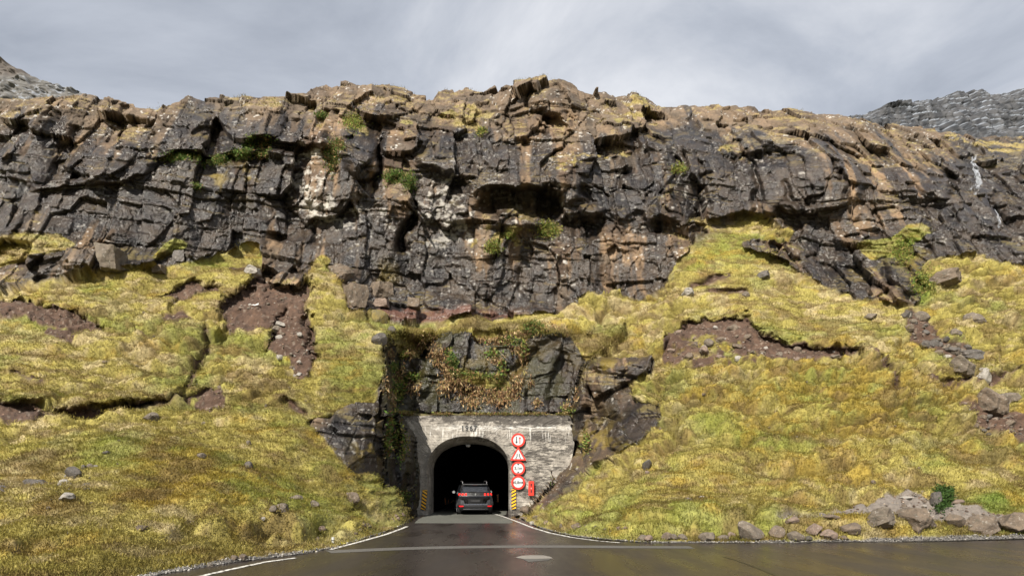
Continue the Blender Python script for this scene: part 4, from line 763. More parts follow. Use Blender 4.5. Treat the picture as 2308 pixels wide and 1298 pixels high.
for sg in (-1, 1):
    t_ = tag(link('tail_light', prism([[(sg*x_, z_) for x_, z_ in ((.84-k*.155, 1.105), (.84-k*.155-.085, 1.105), (.84-k*.155-.055-.03*(k == 2), .995), (.84-k*.155+.02, .995))] for k in range(3)], 0, .03), tl, car))
    for v_ in t_.data.vertices: v_.co.y += -.055+.14*(abs(v_.co.x)/.82)**2.5
    panel('rear_reflector', [[(sg*.60, -.10, .475), (sg*.78, -.03, .485), (sg*.85, .02, .49)], [(sg*.62, -.10, .425), (sg*.78, -.03, .42), (sg*.84, .02, .43)]], rfl, th=.02)
    panel('side_window', [[(sg*.865, .55, 1.10), (sg*.885, 1.6, 1.08), (sg*.89, 2.9, 1.06)], [(sg*.74, .62, 1.50), (sg*.74, 1.6, 1.54), (sg*.74, 2.7, 1.50)]], glass, th=.01)
    # roof rail
    bm = bmesh.new()
    pts_ = [(sg*.62, .55, 1.63), (sg*.63, .62, 1.70), (sg*.635, 1.2, 1.725), (sg*.64, 2.2, 1.735), (sg*.63, 2.7, 1.70), (sg*.62, 2.78, 1.64)]
    R = []
    for p_ in pts_: R.append([bm.verts.new((p_[0]+.022*math.cos(a), p_[1], p_[2]+.016*math.sin(a))) for a in [k*math.pi/3 for k in range(6)]])
    for a, b_ in zip(R[:-1], R[1:]):
        for i in range(6): bm.faces.new((a[i], a[(i+1) % 6], b_[(i+1) % 6], b_[i]))
    bm.faces.new(R[0]); bm.faces.new(R[-1]); bmesh.ops.recalc_face_normals(bm, faces=bm.faces); me = bpy.data.meshes.new('roof_rail'); bm.to_mesh(me); bm.free(); link('roof_rail', me, silv, car, True)
    # mirror: the left case is chrome, put in for the sun's glint
    bm = bmesh.new(); bmesh.ops.create_uvsphere(bm, u_segments=14, v_segments=10, radius=1)
    for v_ in bm.verts: v_.co = Vector((sg*(1.02+.12*v_.co.x), 3.05+.09*v_.co.y, 1.13+.085*v_.co.z))
    me = bpy.data.meshes.new('mirror'); bm.to_mesh(me); bm.free(); mo = link('mirror', me, chrome if sg < 0 else cpaint, car, True)
    link('mirror_glass', disc(.075, 0, .006, 20), chrome, mo).location = (sg*1.02, 2.955, 1.13)
    link('mirror_arm', bevbox(.86 if sg > 0 else -.94, .94 if sg > 0 else -.86, 3.02, 3.1, 1.05, 1.09, .01), blkpl, mo)
    for y_ in (.86, 3.62):
        w_ = empty('wheel'); w_.parent = car; w_.location = (sg*.80, y_, .345)
        bm = bmesh.new(); prof = [(-.11, .22), (-.115, .31), (-.09, .345), (.09, .345), (.115, .31), (.11, .22)]; R = []
        for k in range(32):
            a = 2*math.pi*k/32; R.append([bm.verts.new((x_, r_*math.cos(a), r_*math.sin(a))) for x_, r_ in prof])
        for k in range(32):
            A, B = R[k], R[(k+1) % 32]
            for i in range(5): bm.faces.new((A[i], A[i+1], B[i+1], B[i]))
        bmesh.ops.recalc_face_normals(bm, faces=bm.faces); me = bpy.data.meshes.new('tyre'); bm.to_mesh(me); bm.free(); link('tyre', me, tyre, w_, True)
        rm = disc(.225, 0, .02, 32); bm = bmesh.new(); bm.from_mesh(rm)
        for k in range(5):
            a = 2*math.pi*k/5; c_, s_ = math.cos(a), math.sin(a)
            A = [bm.verts.new((r_*c_-t_*s_, -.03, r_*s_+t_*c_)) for r_, t_ in ((.03, -.03), (.2, -.025), (.2, .025), (.03, .03))]; B = [bm.verts.new((v_.co.x, .0, v_.co.z)) for v_ in A]
            bm.faces.new(A)
            for i in range(4): bm.faces.new((A[i], A[(i+1) % 4], B[(i+1) % 4], B[i]))
        bm.to_mesh(rm); bm.free(); ri_ = link('rim', rm, silv, w_); ri_.rotation_euler = (0, 0, math.radians(90 if sg > 0 else -90)); ri_.location = (sg*.10, 0, 0)
        link('wheel_arch', disc(.40, 0, .01, 32), blkpl, car).matrix_local = Matrix.Translation((sg*.915, y_, .36)) @ Matrix.Rotation(math.radians(90), 4, 'Z')
# emblem: a small standing silver beast outline
em = [[(-.012, -.06), (.0, -.05), (.02, -.055), (.03, -.045), (.015, -.03), (.018, -.01), (.035, .0), (.05, -.008), (.045, .012), (.02, .015), (.022, .025), (.045, .03), (.042, .042), (.018, .04), (.01, .055), (-.015, .06), (-.03, .045), (-.015, .035), (-.022, .01), (-.03, -.01), (-.05, -.02), (-.045, -.032), (-.02, -.025), (-.005, -.035)]]
e_ = link('emblem', prism(em, 0, .01), chrome, car); e_.location = (0, -.065, 1.05)
link('wiper', bevbox(-.30, .05, -.012, .012, -.008, .008, .004), blkpl, car).location = (-.02, .075, 1.19)
link('licence_plate', bevbox(-.24, .24, -.006, .006, -.055, .055, .003), plate_d, car).location = (0, -.075, .72)
# ---------------------------------------------------------------- rocks
def rock_mat(name, c1, c2, lich=.5, wetr=.85):
    m = bpy.data.materials.new(name); m.use_nodes = True; nt = m.node_tree; N = nt.nodes; L = nt.links; b = N['Principled BSDF']
    t = N.new('ShaderNodeTexCoord')
    oi = N.new('ShaderNodeObjectInfo'); ad = N.new('ShaderNodeVectorMath'); ad.operation = 'ADD'; mu = N.new('ShaderNodeVectorMath'); mu.operation = 'SCALE'; mu.inputs[0].default_value = (37, 21, 13); L.new(oi.outputs['Random'], mu.inputs['Scale'])
    L.new(t.outputs['Object'], ad.inputs[0]); L.new(mu.outputs[0], ad.inputs[1])
    def nz(sc, det=8, ro=.65): n_ = N.new('ShaderNodeTexNoise'); n_.inputs['Scale'].default_value = sc; n_.inputs['Detail'].default_value = det; n_.inputs['Roughness'].default_value = ro; L.new(ad.outputs[0], n_.inputs['Vector']); return n_.outputs['Fac']
    def ramp(s_, a, b_, c_a, c_b): r = N.new('ShaderNodeValToRGB'); r.color_ramp.elements[0].position = a; r.color_ramp.elements[1].position = b_; r.color_ramp.elements[0].color = (*c_a, 1); r.color_ramp.elements[1].color = (*c_b, 1); L.new(s_, r.inputs[0]); return r.outputs[0]
    base = ramp(nz(2.), .35, .65, c1, c2)
    def over(f, c_, b0): q_ = N.new('ShaderNodeMixRGB'); L.new(f, q_.inputs[0]); L.new(b0, q_.inputs[1]); q_.inputs[2].default_value = (*c_, 1); return q_.outputs[0]
    base = over(ramp(nz(5), .58, .64, (0, 0, 0), (lich, lich, lich)), (.5, .47, .41), base)
    base = over(ramp(nz(3.3), .56, .64, (0, 0, 0), (.7, .7, .7)), (.05, .045, .03), base)
    base = over(ramp(nz(24, 3), .4, .62, (0, 0, 0), (.4, .4, .4)), (.07, .06, .05), base)
    L.new(base, b.inputs['Base Color']); b.inputs['Roughness'].default_value = wetr
    bp = N.new('ShaderNodeBump'); bp.inputs['Strength'].default_value = .7; bp.inputs['Distance'].default_value = .05; L.new(nz(7, 9, .7), bp.inputs['Height']); L.new(bp.outputs[0], b.inputs['Normal']); return m
RM = {'grey': rock_mat('grey_rock', (.08, .062, .045), (.165, .132, .096), .4), 'brown': rock_mat('brown_rock', (.08, .058, .04), (.165, .12, .08), .35), 'dark': rock_mat('dark_rock', (.035, .031, .028), (.09, .074, .06), .35, .6), 'pale': rock_mat('pale_rock', (.24, .22, .19), (.38, .35, .31), .3), 'mossy': rock_mat('mossy_rock', (.12, .10, .045), (.22, .16, .03), .15), 'pink': rock_mat('reddish_rock', (.14, .095, .07), (.23, .165, .125), .3)}
def rockmesh(seed, sub=3, cuts=13, rough_=.05):
    r_ = random.Random(seed); bm = bmesh.new(); bmesh.ops.create_icosphere(bm, subdivisions=sub, radius=1)
    pls = []
    for _ in range(cuts):
        d = Vector((r_.gauss(0, 1), r_.gauss(0, 1), r_.gauss(0, 1))).normalized(); pls.append((d, r_.uniform(.52, .86)))
    co = np.array([v_.co[:] for v_ in bm.verts], np.float32)
    if seed >= 120: pls = [(Vector(a_v).normalized(), r_.uniform(.50, .62)) for a_v in ((1, .1, .1), (-1, .15, .1), (0, 1, .15), (.1, -1, .1), (.1, 0, 1), (0, .1, -1))]+pls[:4]
    for d, h in pls:
        dd = co@np.array(d[:], np.float32); ov = np.maximum(dd-h, 0); co -= ov[:, None]*np.array(d[:], np.float32)*.96
    co *= (1+rough_*2*(fbm(co+seed*7, .55, seed, 4)-.5))[:, None]
    for v_, c in zip(bm.verts, co): v_.co = Vector(c.tolist())
    me = bpy.data.meshes.new('rock'); bm.to_mesh(me); bm.free(); return me
ROCKS = {}
def rmesh(k, kind_, big):
    key = (k, kind_, big)
    if key not in ROCKS:
        me = rockmesh(100+k, 5 if big else 3, 18 if big else 12, .20 if big else .11); me.materials.append(RM[kind_]); ROCKS[key] = me
    return ROCKS[key]
gR = 'boulders lining the far side of the road'
def put_rock(x, y, w_, h_, kind_, label=None, group=None, name='boulder', cat='boulder', sink=.25, k=None, big=None, tilt=.25):
    """a rock w_ x h_ (in map units) whose centre is seen at (x, y)"""
    pt_, n_, ki = surf(x, y+h_*.30); Y = pt_.y; U_ = Y/F; k = rnd.randrange(9) if k is None else k; big = (w_*U_ > .9 or k >= 20) if big is None else big
    o = bpy.data.objects.new(name, rmesh(k if k >= 20 else k % (9 if not big else 14), kind_, big)); COL.objects.link(o)
    sf = .86 if group == gR else 1.; sx, sz = w_*U_*.63*sf, h_*U_*.68*sf; sy = (sx+sz)*.5
    if y+h_ > footl(x)-2: pt_.z = max(pt_.z, 0)
    o.location = pt_+Vector((0, sy*.10, h_*(.36 if group == gR else .26)*U_*.9))
    o.scale = (sx, sy, sz); o.rotation_euler = (rnd.uniform(-tilt, tilt)*.5, rnd.uniform(-tilt, tilt), rnd.uniform(0, 6.28) if abs(sx/sy-1) < .35 else rnd.uniform(-.3, .3))
    return tag(o, label, cat, group)
B_ = put_rock

for a in ((1690, 1195, 66, 54, 'grey', 'big rounded grey-brown boulder with black patches, tallest of the roadside row'), (1750, 1200, 42, 30, 'brown', 'rounded brown boulder just right of the big roadside boulder'), (1787, 1192, 36, 18, 'pink', 'flat pinkish boulder lying on top of a grey one in the roadside row'), (1792, 1209, 42, 24, 'grey', 'grey boulder under the flat pinkish one in the roadside row'), (1832, 1187, 44, 24, 'grey', 'weathered boulder behind the reddish angular one in the roadside row'),
          (1836, 1199, 34, 32, 'pink', 'reddish angular boulder in the middle of the roadside row'), (1869, 1207, 42, 28, 'pink', 'orange-brown faceted boulder with a pointed top in the roadside row'), (1921, 1201, 56, 30, 'brown', 'smooth olive-brown boulder left of the large slanting grey one'), (1984, 1186, 80, 50, 'grey', 'large slanting grey boulder at the left end of the low boulder bank'), (2068, 1184, 100, 54, 'brown', 'very large mossy brown boulder in the low boulder bank'),
          (2146, 1181, 52, 34, 'brown', 'brown boulder between the two widest rocks of the bank'), (2214, 1181, 96, 50, 'brown', 'wide low mossy boulder near the right end of the bank'), (2288, 1182, 74, 50, 'brown', 'mossy boulder at the right end of the bank'), (1595, 1209, 38, 26, 'grey', 'light grey wedge-shaped boulder left of the big roadside boulder'), (1628, 1206, 36, 18, 'grey', 'flat grey rock beside the light grey wedge'), (1541, 1211, 24, 16, 'grey', 'small pale boulder by itself in the grass at the roadside'),
          (1502, 1210, 28, 20, 'brown', 'small brownish boulder in the left part of the roadside row'), (1518, 1212, 22, 14, 'grey', 'low grey stone touching the small brownish boulder'), (1462, 1214, 22, 16, 'pink', 'small reddish stone at the left end of the roadside row'), (1448, 1210, 24, 18, 'grey', 'grey stone at the far left end of the roadside row'), (1651, 1192, 20, 18, 'pink', 'small pinkish stone propped against the left of the big roadside boulder'), (1873, 1181, 40, 14, 'brown', 'flat slab on the gravel above the reddish boulders'), (1822, 1214, 22, 12, 'dark', 'small dark stone in front of the row, between the grey and reddish boulders'), (1905, 1213, 22, 10, 'brown', 'low brown stone by the foot of the smooth olive boulder')):
    B_(*a[:5], label=a[5], group=gR)
gS = 'boulders scattered on the right slope'
for a in ((2198, 722, 62, 32, 'grey', 'long grey boulder lying alone on the grass of the upper right slope'), (2165, 824, 56, 38, 'grey', 'speckled grey boulder left of the upright pale one'), (2217, 838, 34, 42, 'pale', 'upright pale boulder beside the speckled grey one'), (2235, 898, 70, 52, 'brown', 'large tan square-faced boulder on the right slope'), (2294, 876, 46, 34, 'grey', 'pale grey boulder behind the tan square-faced one at the right edge'), (2178, 910, 34, 18, 'pale', 'long pale stone left of the tan boulder'), (2196, 790, 56, 26, 'dark', 'dark brown rock above the speckled grey boulder'), (2128, 634, 80, 34, 'brown', 'brown outcrop block in the grass beside the wet rock face'),
          (2138, 798, 24, 12, 'pale', 'small pale stone at the foot of the gully stones'), (2048, 705, 16, 16, 'pale', 'small whitish stone at the head of the gully'), (1720, 620, 40, 18, 'dark', 'flat dark rock high on the grass cone'), (1552, 658, 42, 22, 'pale', 'pale lichened rock on the left side of the grass cone'), (1965, 706, 26, 14, 'grey', 'small grey rock in the grass right of the big soil scar'), (1682, 664, 14, 14, 'grey', 'small grey stone in the grass under the flat dark rock'),
          (1456, 1042, 16, 28, 'dark', 'upright dark stone in the grass above the road bend'), (1458, 1060, 10, 8, 'pink', 'small reddish stone under the upright dark stone'), (1580, 1124, 32, 14, 'pale', 'clump of pale stones in the lower right grass'), (1552, 1140, 20, 10, 'grey', 'grey stone at the left foot of the pale clump'), (1292, 1175, 26, 22, 'brown', 'brown stone in the grass above the right edge of the road'), (1187, 1152, 26, 18, 'brown', 'mossy stone at the foot of the concrete wall'), (1182, 1170, 22, 8, 'brown', 'low reddish stone on the verge by the tunnel mouth'), (1200, 1177, 12, 9, 'pale', 'small pale stone on the verge right of the tunnel road'),
          (2117, 1108, 24, 40, 'dark', 'dark upright rock standing beside the green bush'), (2160, 1118, 34, 10, 'pink', 'flat pink slab in the bright grass at lower right'), (2045, 1108, 22, 10, 'pale', 'pale flat stone on top of the gravel heap')):
    B_(*a[:5], label=a[5], group=gS)
gL = 'rocks scattered on the left slope'; hash_ = lambda v_: int(v_*7)
for a in ((341, 945, 30, 26, 'grey', 'lichened grey rock in the middle of the left slope below the soil band'), (145, 1085, 28, 18, 'pale', 'whitish rock right of the low dark outcrop on the left'), (152, 1128, 38, 20, 'pale', 'pale flat rock below the whitish one on the left'), (168, 1070, 34, 24, 'dark', 'dark pointed rock behind the whitish one on the left'), (82, 1090, 54, 22, 'dark', 'low dark outcrop near the left edge'), (8, 1106, 30, 18, 'dark', 'dark rock at the left edge of the photo'), (319, 1184, 28, 14, 'brown', 'brown half-buried rock low on the left slope'),
          (628, 1167, 38, 22, 'grey', 'grey faceted rock, larger of the pair low on the left slope'), (610, 1174, 18, 14, 'grey', 'smaller grey rock leaning on the faceted one'), (590, 1176, 12, 8, 'pale', 'tiny pale stone left of the leaning pair'), (710, 1131, 20, 16, 'grey', 'round grey stone in the grass under the rock wall left of the tunnel'), (668, 1126, 28, 14, 'grey', 'flat lichened stone left of the round grey one'), (804, 1112, 42, 26, 'brown', 'long tan rock slanting down the bank left of the tunnel'), (730, 1172, 18, 12, 'pink', 'reddish stone in the bank above the left road edge'), (727, 1184, 12, 12, 'brown', 'brown stone under the reddish one in the bank'),
          (528, 1259, 18, 14, 'brown', 'brown stone, left of two at the left road edge'), (546, 1256, 16, 18, 'brown', 'upright brown stone, right of two at the left road edge'), (438, 1163, 24, 14, 'grey', 'mottled grey stone low in the middle of the left slope'), (448, 1065, 22, 12, 'grey', 'mottled stone in the middle of the left slope'), (552, 1077, 16, 18, 'dark', 'small dark stone above the orange moss'), (204, 1057, 18, 10, 'grey', 'small stone above the dark pointed rock'), (238, 690+350, 20, 8, 'dark', 'thin dark stone in the upper row of left rocks'), (472, 1273, 14, 8, 'grey', 'low grey stone beside the left gravel verge'), (855, 768, 30, 28, 'dark', 'dark rock on the shoulder above the left corner of the cut'), (885, 738, 22, 14, 'dark', 'small dark rock on the ledge near the mossy boulder'),
          (853, 714, 36, 38, 'mossy', 'boulder covered in yellow-orange moss under the layered blocks'), (566, 616, 40, 20, 'pale', 'pale flat rock at the top of the left soil scar'), (800, 672, 58, 66, 'brown', 'cracked block, leftmost of the layered blocks under the cliff'), (856, 660, 56, 48, 'brown', 'cracked block in the middle of the layered blocks under the cliff'), (858, 691, 52, 24, 'pink', 'reddish slab under the layered blocks'), (932, 690, 44, 28, 'brown', 'low block at the right end of the layered blocks'), (247, 578, 68, 70, 'grey', 'large square grey block standing at the foot of the cliff on the left'), (355, 592, 38, 26, 'brown', 'rounded block right of the square grey block'), (405, 575, 36, 32, 'dark', 'dark block under the grassy cap on the left'), (770, 618, 70, 40, 'brown', 'tan sloping rock between the grass spur and the cliff'),
          (624, 746, 26, 16, 'grey', 'grey rock in the right soil gully of the left slope'), (636, 735, 28, 10, 'pale', 'pale slab lying on the grey rock in the soil gully')):
    B_(*a[:5], label=a[5], group=gL, k=20+hash_(a[0]) % 4 if ('block' in a[5].split(' under')[0] or 'slab' in a[5]) else None, tilt=.1 if 'block' in a[5] else .25)
# loose stones in the scars and gullies: small, countable
ORD = ['first', 'second', 'third', 'fourth', 'fifth', 'sixth', 'seventh', 'eighth', 'ninth', 'tenth', 'eleventh', 'twelfth', 'thirteenth', 'fourteenth', 'fifteenth', 'sixteenth', 'seventeenth', 'eighteenth', 'nineteenth', 'twentieth']
ORD += ['twenty-'+o_ for o_ in ORD[:9]]+['thirtieth']
HUE = {'pink': 'reddish', 'grey': 'grey', 'pale': 'whitish', 'brown': 'brown', 'dark': 'dark'}
def stones(poly_, n_, where, grp, kinds, smin, smax, seed):
    r_ = random.Random(seed); m_ = poly(poly_); ys, xs = np.where(m_ > .5); made = []
    for _ in range(n_):
        j = r_.randrange(len(xs)); w_ = smin+(smax-smin)*r_.random()**2.2; kd = r_.choice(kinds); x_ = MX0+MS*xs[j]+r_.random()*3
        o = put_rock(x_, MY0+MS*ys[j], w_, w_*r_.uniform(.5, .85), kd, 'x', grp, 'stone', 'stone', tilt=.6)
        if o: made.append((kd, w_ > (smin+smax)*.5, x_, o))
    for kd in set(m[0] for m in made):
        for bg_ in (True, False):
            sel = sorted([m for m in made if m[0] == kd and m[1] == bg_], key=lambda m: m[2])
            for i, m in enumerate(sel):
                kind_ = ('larger ' if bg_ else 'small ')+HUE[kd]
                m[3]['label'] = f'{kind_} stone {where}, '+(f'{ORD[min(i, len(ORD)-1)]} such from the left' if len(sel) > 1 else 'the only such')
stones([(1500, 785), (1540, 740), (1660, 735), (1700, 760), (1800, 785), (1900, 792), (1880, 806), (1700, 810), (1560, 805)], 46, 'in the curved right soil scar', 'stones in the right soil scar', ['pink', 'grey', 'pale', 'brown'], 5, 22, 1)
stones([(600, 745), (640, 715), (700, 740), (712, 800), (680, 860), (620, 800)], 34, 'in the left slope soil gully', 'stones in the left soil gully', ['brown', 'grey', 'pale'], 4, 15, 2)
stones([(640, 655), (700, 650), (660, 700), (600, 690), (540, 730), (540, 700)], 14, 'in the upper left soil scar', 'stones in the upper left scar', ['brown', 'grey', 'pale'], 4, 10, 3)
stones([(2035, 690), (2075, 685), (2110, 745), (2180, 765), (2195, 800), (2120, 800), (2070, 770)], 60, 'in the gully below wet rocks', 'stones in the right gully', ['grey', 'brown', 'dark', 'grey'], 7, 26, 4)
stones([(2150, 915), (2210, 930), (2308, 930), (2308, 985), (2230, 955)], 34, 'in rubble below the tan boulder', 'stones below the tan boulder', ['brown', 'pink', 'dark', 'grey'], 6, 22, 5)
stones([(1930, 1150), (2010, 1112), (2080, 1095), (2110, 1140), (2300, 1150), (2300, 1165), (1960, 1170)], 70, 'on gravel above the boulder bank', 'stones in the gravel heap', ['grey', 'pink', 'pale', 'brown'], 4, 16, 6)
stones([(0, 1060), (230, 1040), (260, 1100), (200, 1160), (0, 1160)], 26, 'among the lower left rocks', 'stones in the lower left grass', ['grey', 'dark', 'pale'], 6, 18, 7)
stones([(1175, 1166), (1260, 1188), (1440, 1214), (1440, 1206), (1280, 1172), (1200, 1160)], 24, 'on the tunnel road right verge', 'stones on the right verge', ['pink', 'grey', 'brown'], 4, 14, 8)
stones([(800, 1208), (930, 1160), (900, 1160), (800, 1196)], 26, 'on the tunnel road left verge', 'stones on the left verge', ['pink', 'brown', 'brown'], 4, 12, 9)
stones([(100, 640), (600, 600), (700, 900), (300, 1250), (50, 1250)], 22, 'hidden in the left slope grass', 'stones in the left grass', ['grey', 'brown'], 5, 14, 10)
stones([(1450, 1150), (1500, 900), (2000, 800), (2100, 1050), (1900, 1180)], 22, 'hidden in the right slope grass', 'stones in the right grass', ['grey', 'brown', 'pink'], 5, 13, 11)
# ---------------------------------------------------------------- plants
def leaves(name, x, y, w_, h_, n_, size, cols_, seed, lift=.15, hang=False, thick=.25, m=None):
    rg = np.random.default_rng(seed); V = []; C_ = []
    X = x+rg.normal(0, w_*.28, n_); Yp = y+rg.normal(0, h_*.28, n_); idx = []
    jj = np.searchsorted(cols, X).clip(0, len(cols)-1)
    for xi, yi, j in zip(X, Yp, jj):
        c = PY[:, j]; i = int(np.searchsorted(-c, -yi)); idx.append(min(i, sh[0]-1)*sh[1]+j)
    idx = np.array(idx); B = P1[idx]+(-ray[idx])*(lift*rg.random(n_))[:, None]+rg.normal(0, .05, (n_, 3))
    d = rg.normal(0, 1, (n_, 3)); d[:, 2] = -np.abs(d[:, 2])*1.6-.6 if hang else np.abs(d[:, 2])*.9; d[:, 1] -= .5; d /= np.linalg.norm(d, axis=1)[:, None]
    sd = np.cross(d, rg.normal(0, 1, (n_, 3))); sd /= np.linalg.norm(sd, axis=1)[:, None]; l = (size*(.5+rg.random(n_)))[:, None]; ww = l*thick
    V = np.stack([B, B+d*l*.45+sd*ww, B+d*l, B+d*l*.45-sd*ww], 1).reshape(-1, 3); me = npmesh(name, V, np.arange(n_*4).reshape(-1, 4))
    c = np.array(cols_, np.float32)[rg.integers(0, len(cols_), n_)]*(.6+.8*rg.random(n_))[:, None]; cattr(me, 'col', np.repeat(c, 4, 0)); return link(name, me, gmat)
GRN = [(.08, .14, .03), (.12, .19, .045), (.05, .09, .022), (.17, .2, .06), (.2, .16, .06)]; YG = [(.19, .23, .05), (.26, .26, .06), (.12, .18, .04), (.24, .18, .07)]; DRY = [(.26, .15, .07), (.36, .24, .12), (.16, .09, .045), (.42, .31, .17), (.10, .055, .03), (.20, .17, .06)]; MIX = GRN+DRY[:2]
for i, (x, y, w_, h_, c, lab) in enumerate(((402, 358, 60, 18, GRN, 'leafy green plant at the left end of the long shaded ledge'), (455, 362, 30, 16, GRN, 'round green plant just right of the leftmost one on the long ledge'), (487, 360, 42, 20, GRN, 'green plant in the middle of the long shaded ledge'), (540, 348, 54, 24, GRN, 'dense green plant under the dark overhang at left'), (566, 323, 30, 20, GRN, 'green plant on the small shelf at the right end of the overhang'), (596, 322, 30, 18, MIX, 'thin green and brown plant right of the small shelf'), (722, 258, 24, 16, GRN, 'small green plant on the sunlit ledge left of the grassy gully'),
        (795, 275, 40, 34, YG, 'bright green plant in the grassy gully near the rim'), (748, 360, 28, 56, MIX, 'green plant climbing beside the square overhanging block'), (765, 335, 22, 24, MIX, 'upper green plant beside the square overhanging block'), (888, 400, 44, 26, GRN, 'bright green plant on the ledge below the square block'), (922, 412, 26, 34, GRN, 'green plant trailing at the edge of the pale lichened rock'), (445, 425, 12, 14, GRN, 'tiny green plant on the brown wet stain'), (593, 350, 28, 18, MIX, 'small green plant hanging beneath the shelf'),
        (1145, 535, 26, 12, YG, 'green tuft on the grassy ledge below the cave'), (1235, 520, 40, 30, YG, 'yellow-green tuft at the right of the grassy ledge'), (1110, 560, 30, 26, YG, 'green tuft at the left of the grassy ledge'), (1085, 300, 20, 14, YG, 'small green plant on the brown heather slope'), (1530, 378, 30, 18, YG, 'yellow-green plant on the ledge right of the dark boulder'), (2035, 570, 40, 40, YG, 'bright green moss clump on the wet rocks at right'), (2080, 640, 44, 44, YG, 'bright green moss with brown plants beside the brown outcrop'), (1016, 820, 22, 30, GRN, 'dark green plant on the rock above the portal'), (890, 826, 20, 16, GRN, 'green plant in the shaded corner left above the portal'),
        (2128, 1110, 36, 40, [(.03, .06, .015), (.05, .09, .02)], 'dark green bush beside the upright rock at lower right'), (1200, 745, 40, 20, GRN, 'green plant on the lip right above the wet rock face'), (910, 800, 16, 12, YG, 'small yellow-flowered plant left above the portal'))):
    o = leaves('plant', x, y, w_, h_, int(90+w_*h_*1.6), .10, c, 50+i, .22); tag(o, lab, 'plant', 'green plants growing on the rocks')
def mass(name, spots, size, cols_, dens, hang, seed, lift=.3, thick=.22):
    """one uncountable mat of leaves over several spots"""
    obs = [leaves(name, x, y, w_, h_, int(w_*h_*dens), size, cols_, seed+i, lift, hang, thick) for i, (x, y, w_, h_) in enumerate(spots)]
    Vs = []; Cs = []
    for o in obs:
        a = np.empty(len(o.data.vertices)*3, np.float32); o.data.vertices.foreach_get('co', a); Vs.append(a.reshape(-1, 3)); a = np.empty(len(o.data.vertices)*4, np.float32); o.data.attributes['col'].data.foreach_get('color', a); Cs.append(a.reshape(-1, 4)[:, :3]); me = o.data; bpy.data.objects.remove(o); bpy.data.meshes.remove(me)
    V = np.concatenate(Vs); me = npmesh(name, V, np.arange(len(V)).reshape(-1, 4)); cattr(me, 'col', np.concatenate(Cs)); return tag(link(name, me, gmat), kind='stuff')
mass('dead_ferns', [(1030, 862, 60, 30), (1080, 885, 80, 34), (1125, 895, 50, 40), (1000, 870, 30, 30), (1060, 905, 40, 24), (1010, 845, 30, 40), (950, 770, 40, 26), (985, 800, 30, 40), (1005, 825, 20, 40), (970, 745, 40, 14), (1130, 765, 60, 24), (1180, 750, 50, 18), (1165, 790, 30, 20), (1120, 810, 30, 20), (1085, 760, 40, 12), (1180, 800, 14, 60), (1165, 860, 20, 40), (1150, 880, 30, 30), (920, 790, 30, 30), (930, 870, 30, 30), (900, 840, 20, 40), (885, 900, 14, 40), (1215, 745, 40, 14), (1250, 735, 50, 14), (1280, 915, 24, 26), (1300, 890, 14, 30), (1210, 905, 20, 20), (1195, 860, 10, 20), (870, 870, 12, 40), (880, 790, 16, 30), (1200, 935, 120, 4)], .17, DRY, .34, True, 300, .2, .13)
mass('trailing_plants', [(1050, 845, 60, 10), (1105, 850, 50, 10), (1180, 790, 16, 40), (1150, 770, 50, 16), (1110, 800, 30, 20), (1130, 835, 16, 40), (930, 850, 30, 20), (875, 1000, 12, 60), (895, 930, 20, 10), (940, 933, 60, 6), (1010, 800, 14, 20), (1280, 925, 30, 14), (880, 960, 14, 60), (1320, 1000, 16, 40), (1240, 1080, 16, 30), (905, 1120, 40, 30), (900, 1000, 20, 80), (900, 880, 30, 60)], .16, YG+GRN+DRY[:1], .32, False, 400)
# turf along the coping of the portal
def coping(name, x0, x1, n_, size, cols_, seed):
    rg = np.random.default_rng(seed); X = x0+(x1-x0)*rg.random(n_); keep = noise(np.c_[X, X*0, X*0].astype(np.float32), .7, seed) > .3; X = X[keep]; n_ = len(X)
    B = np.c_[X, YP+.02+.9*rg.random(n_)**2, 5.08+.05*rg.random(n_)]; d = rg.normal(0, .5, (n_, 3)); d[:, 2] = np.abs(d[:, 2])+.35*rg.random(n_); d[:, 1] -= .4; d /= np.linalg.norm(d, axis=1)[:, None]
    sd = np.cross(d, rg.normal(0, 1, (n_, 3))); sd /= np.linalg.norm(sd, axis=1)[:, None]; l = (size*(.4+rg.random(n_)))[:, None]
    V = np.stack([B, B+d*l*.5+sd*.014, B+d*l+a_(0, 0, -.06), B+d*l*.5-sd*.014], 1).reshape(-1, 3); me = npmesh(name, V, np.arange(n_*4).reshape(-1, 4))
    c = np.array(cols_, np.float32)[rg.integers(0, len(cols_), n_)]*(.6+.8*rg.random(n_))[:, None]; cattr(me, 'col', np.repeat(c, 4, 0)); return tag(link(name, me, gmat), kind='stuff')
coping('coping_turf', -6.1, 3.1, 9000, .22, YG+DRY+[(.45, .36, .14)], 77)
bm = bmesh.new(); bmesh.ops.create_grid(bm, x_segments=90, y_segments=8, size=1)
for v_ in bm.verts:
    x_, y_ = v_.co.x*4.7-1.55, v_.co.y; v_.co = Vector((x_, YP+.62+y_*.58, 5.06+.10*math.sin(x_*2.1)*.4+.12*rnd.random()*(y_ > -.9)+.08*(y_+1)))
me = bpy.data.meshes.new('coping_soil'); bm.to_mesh(me); bm.free(); tag(link('coping_soil', me, mat('mossy_soil', (.09, .075, .03), .95, noise=.5, nscale=5)), kind='structure')
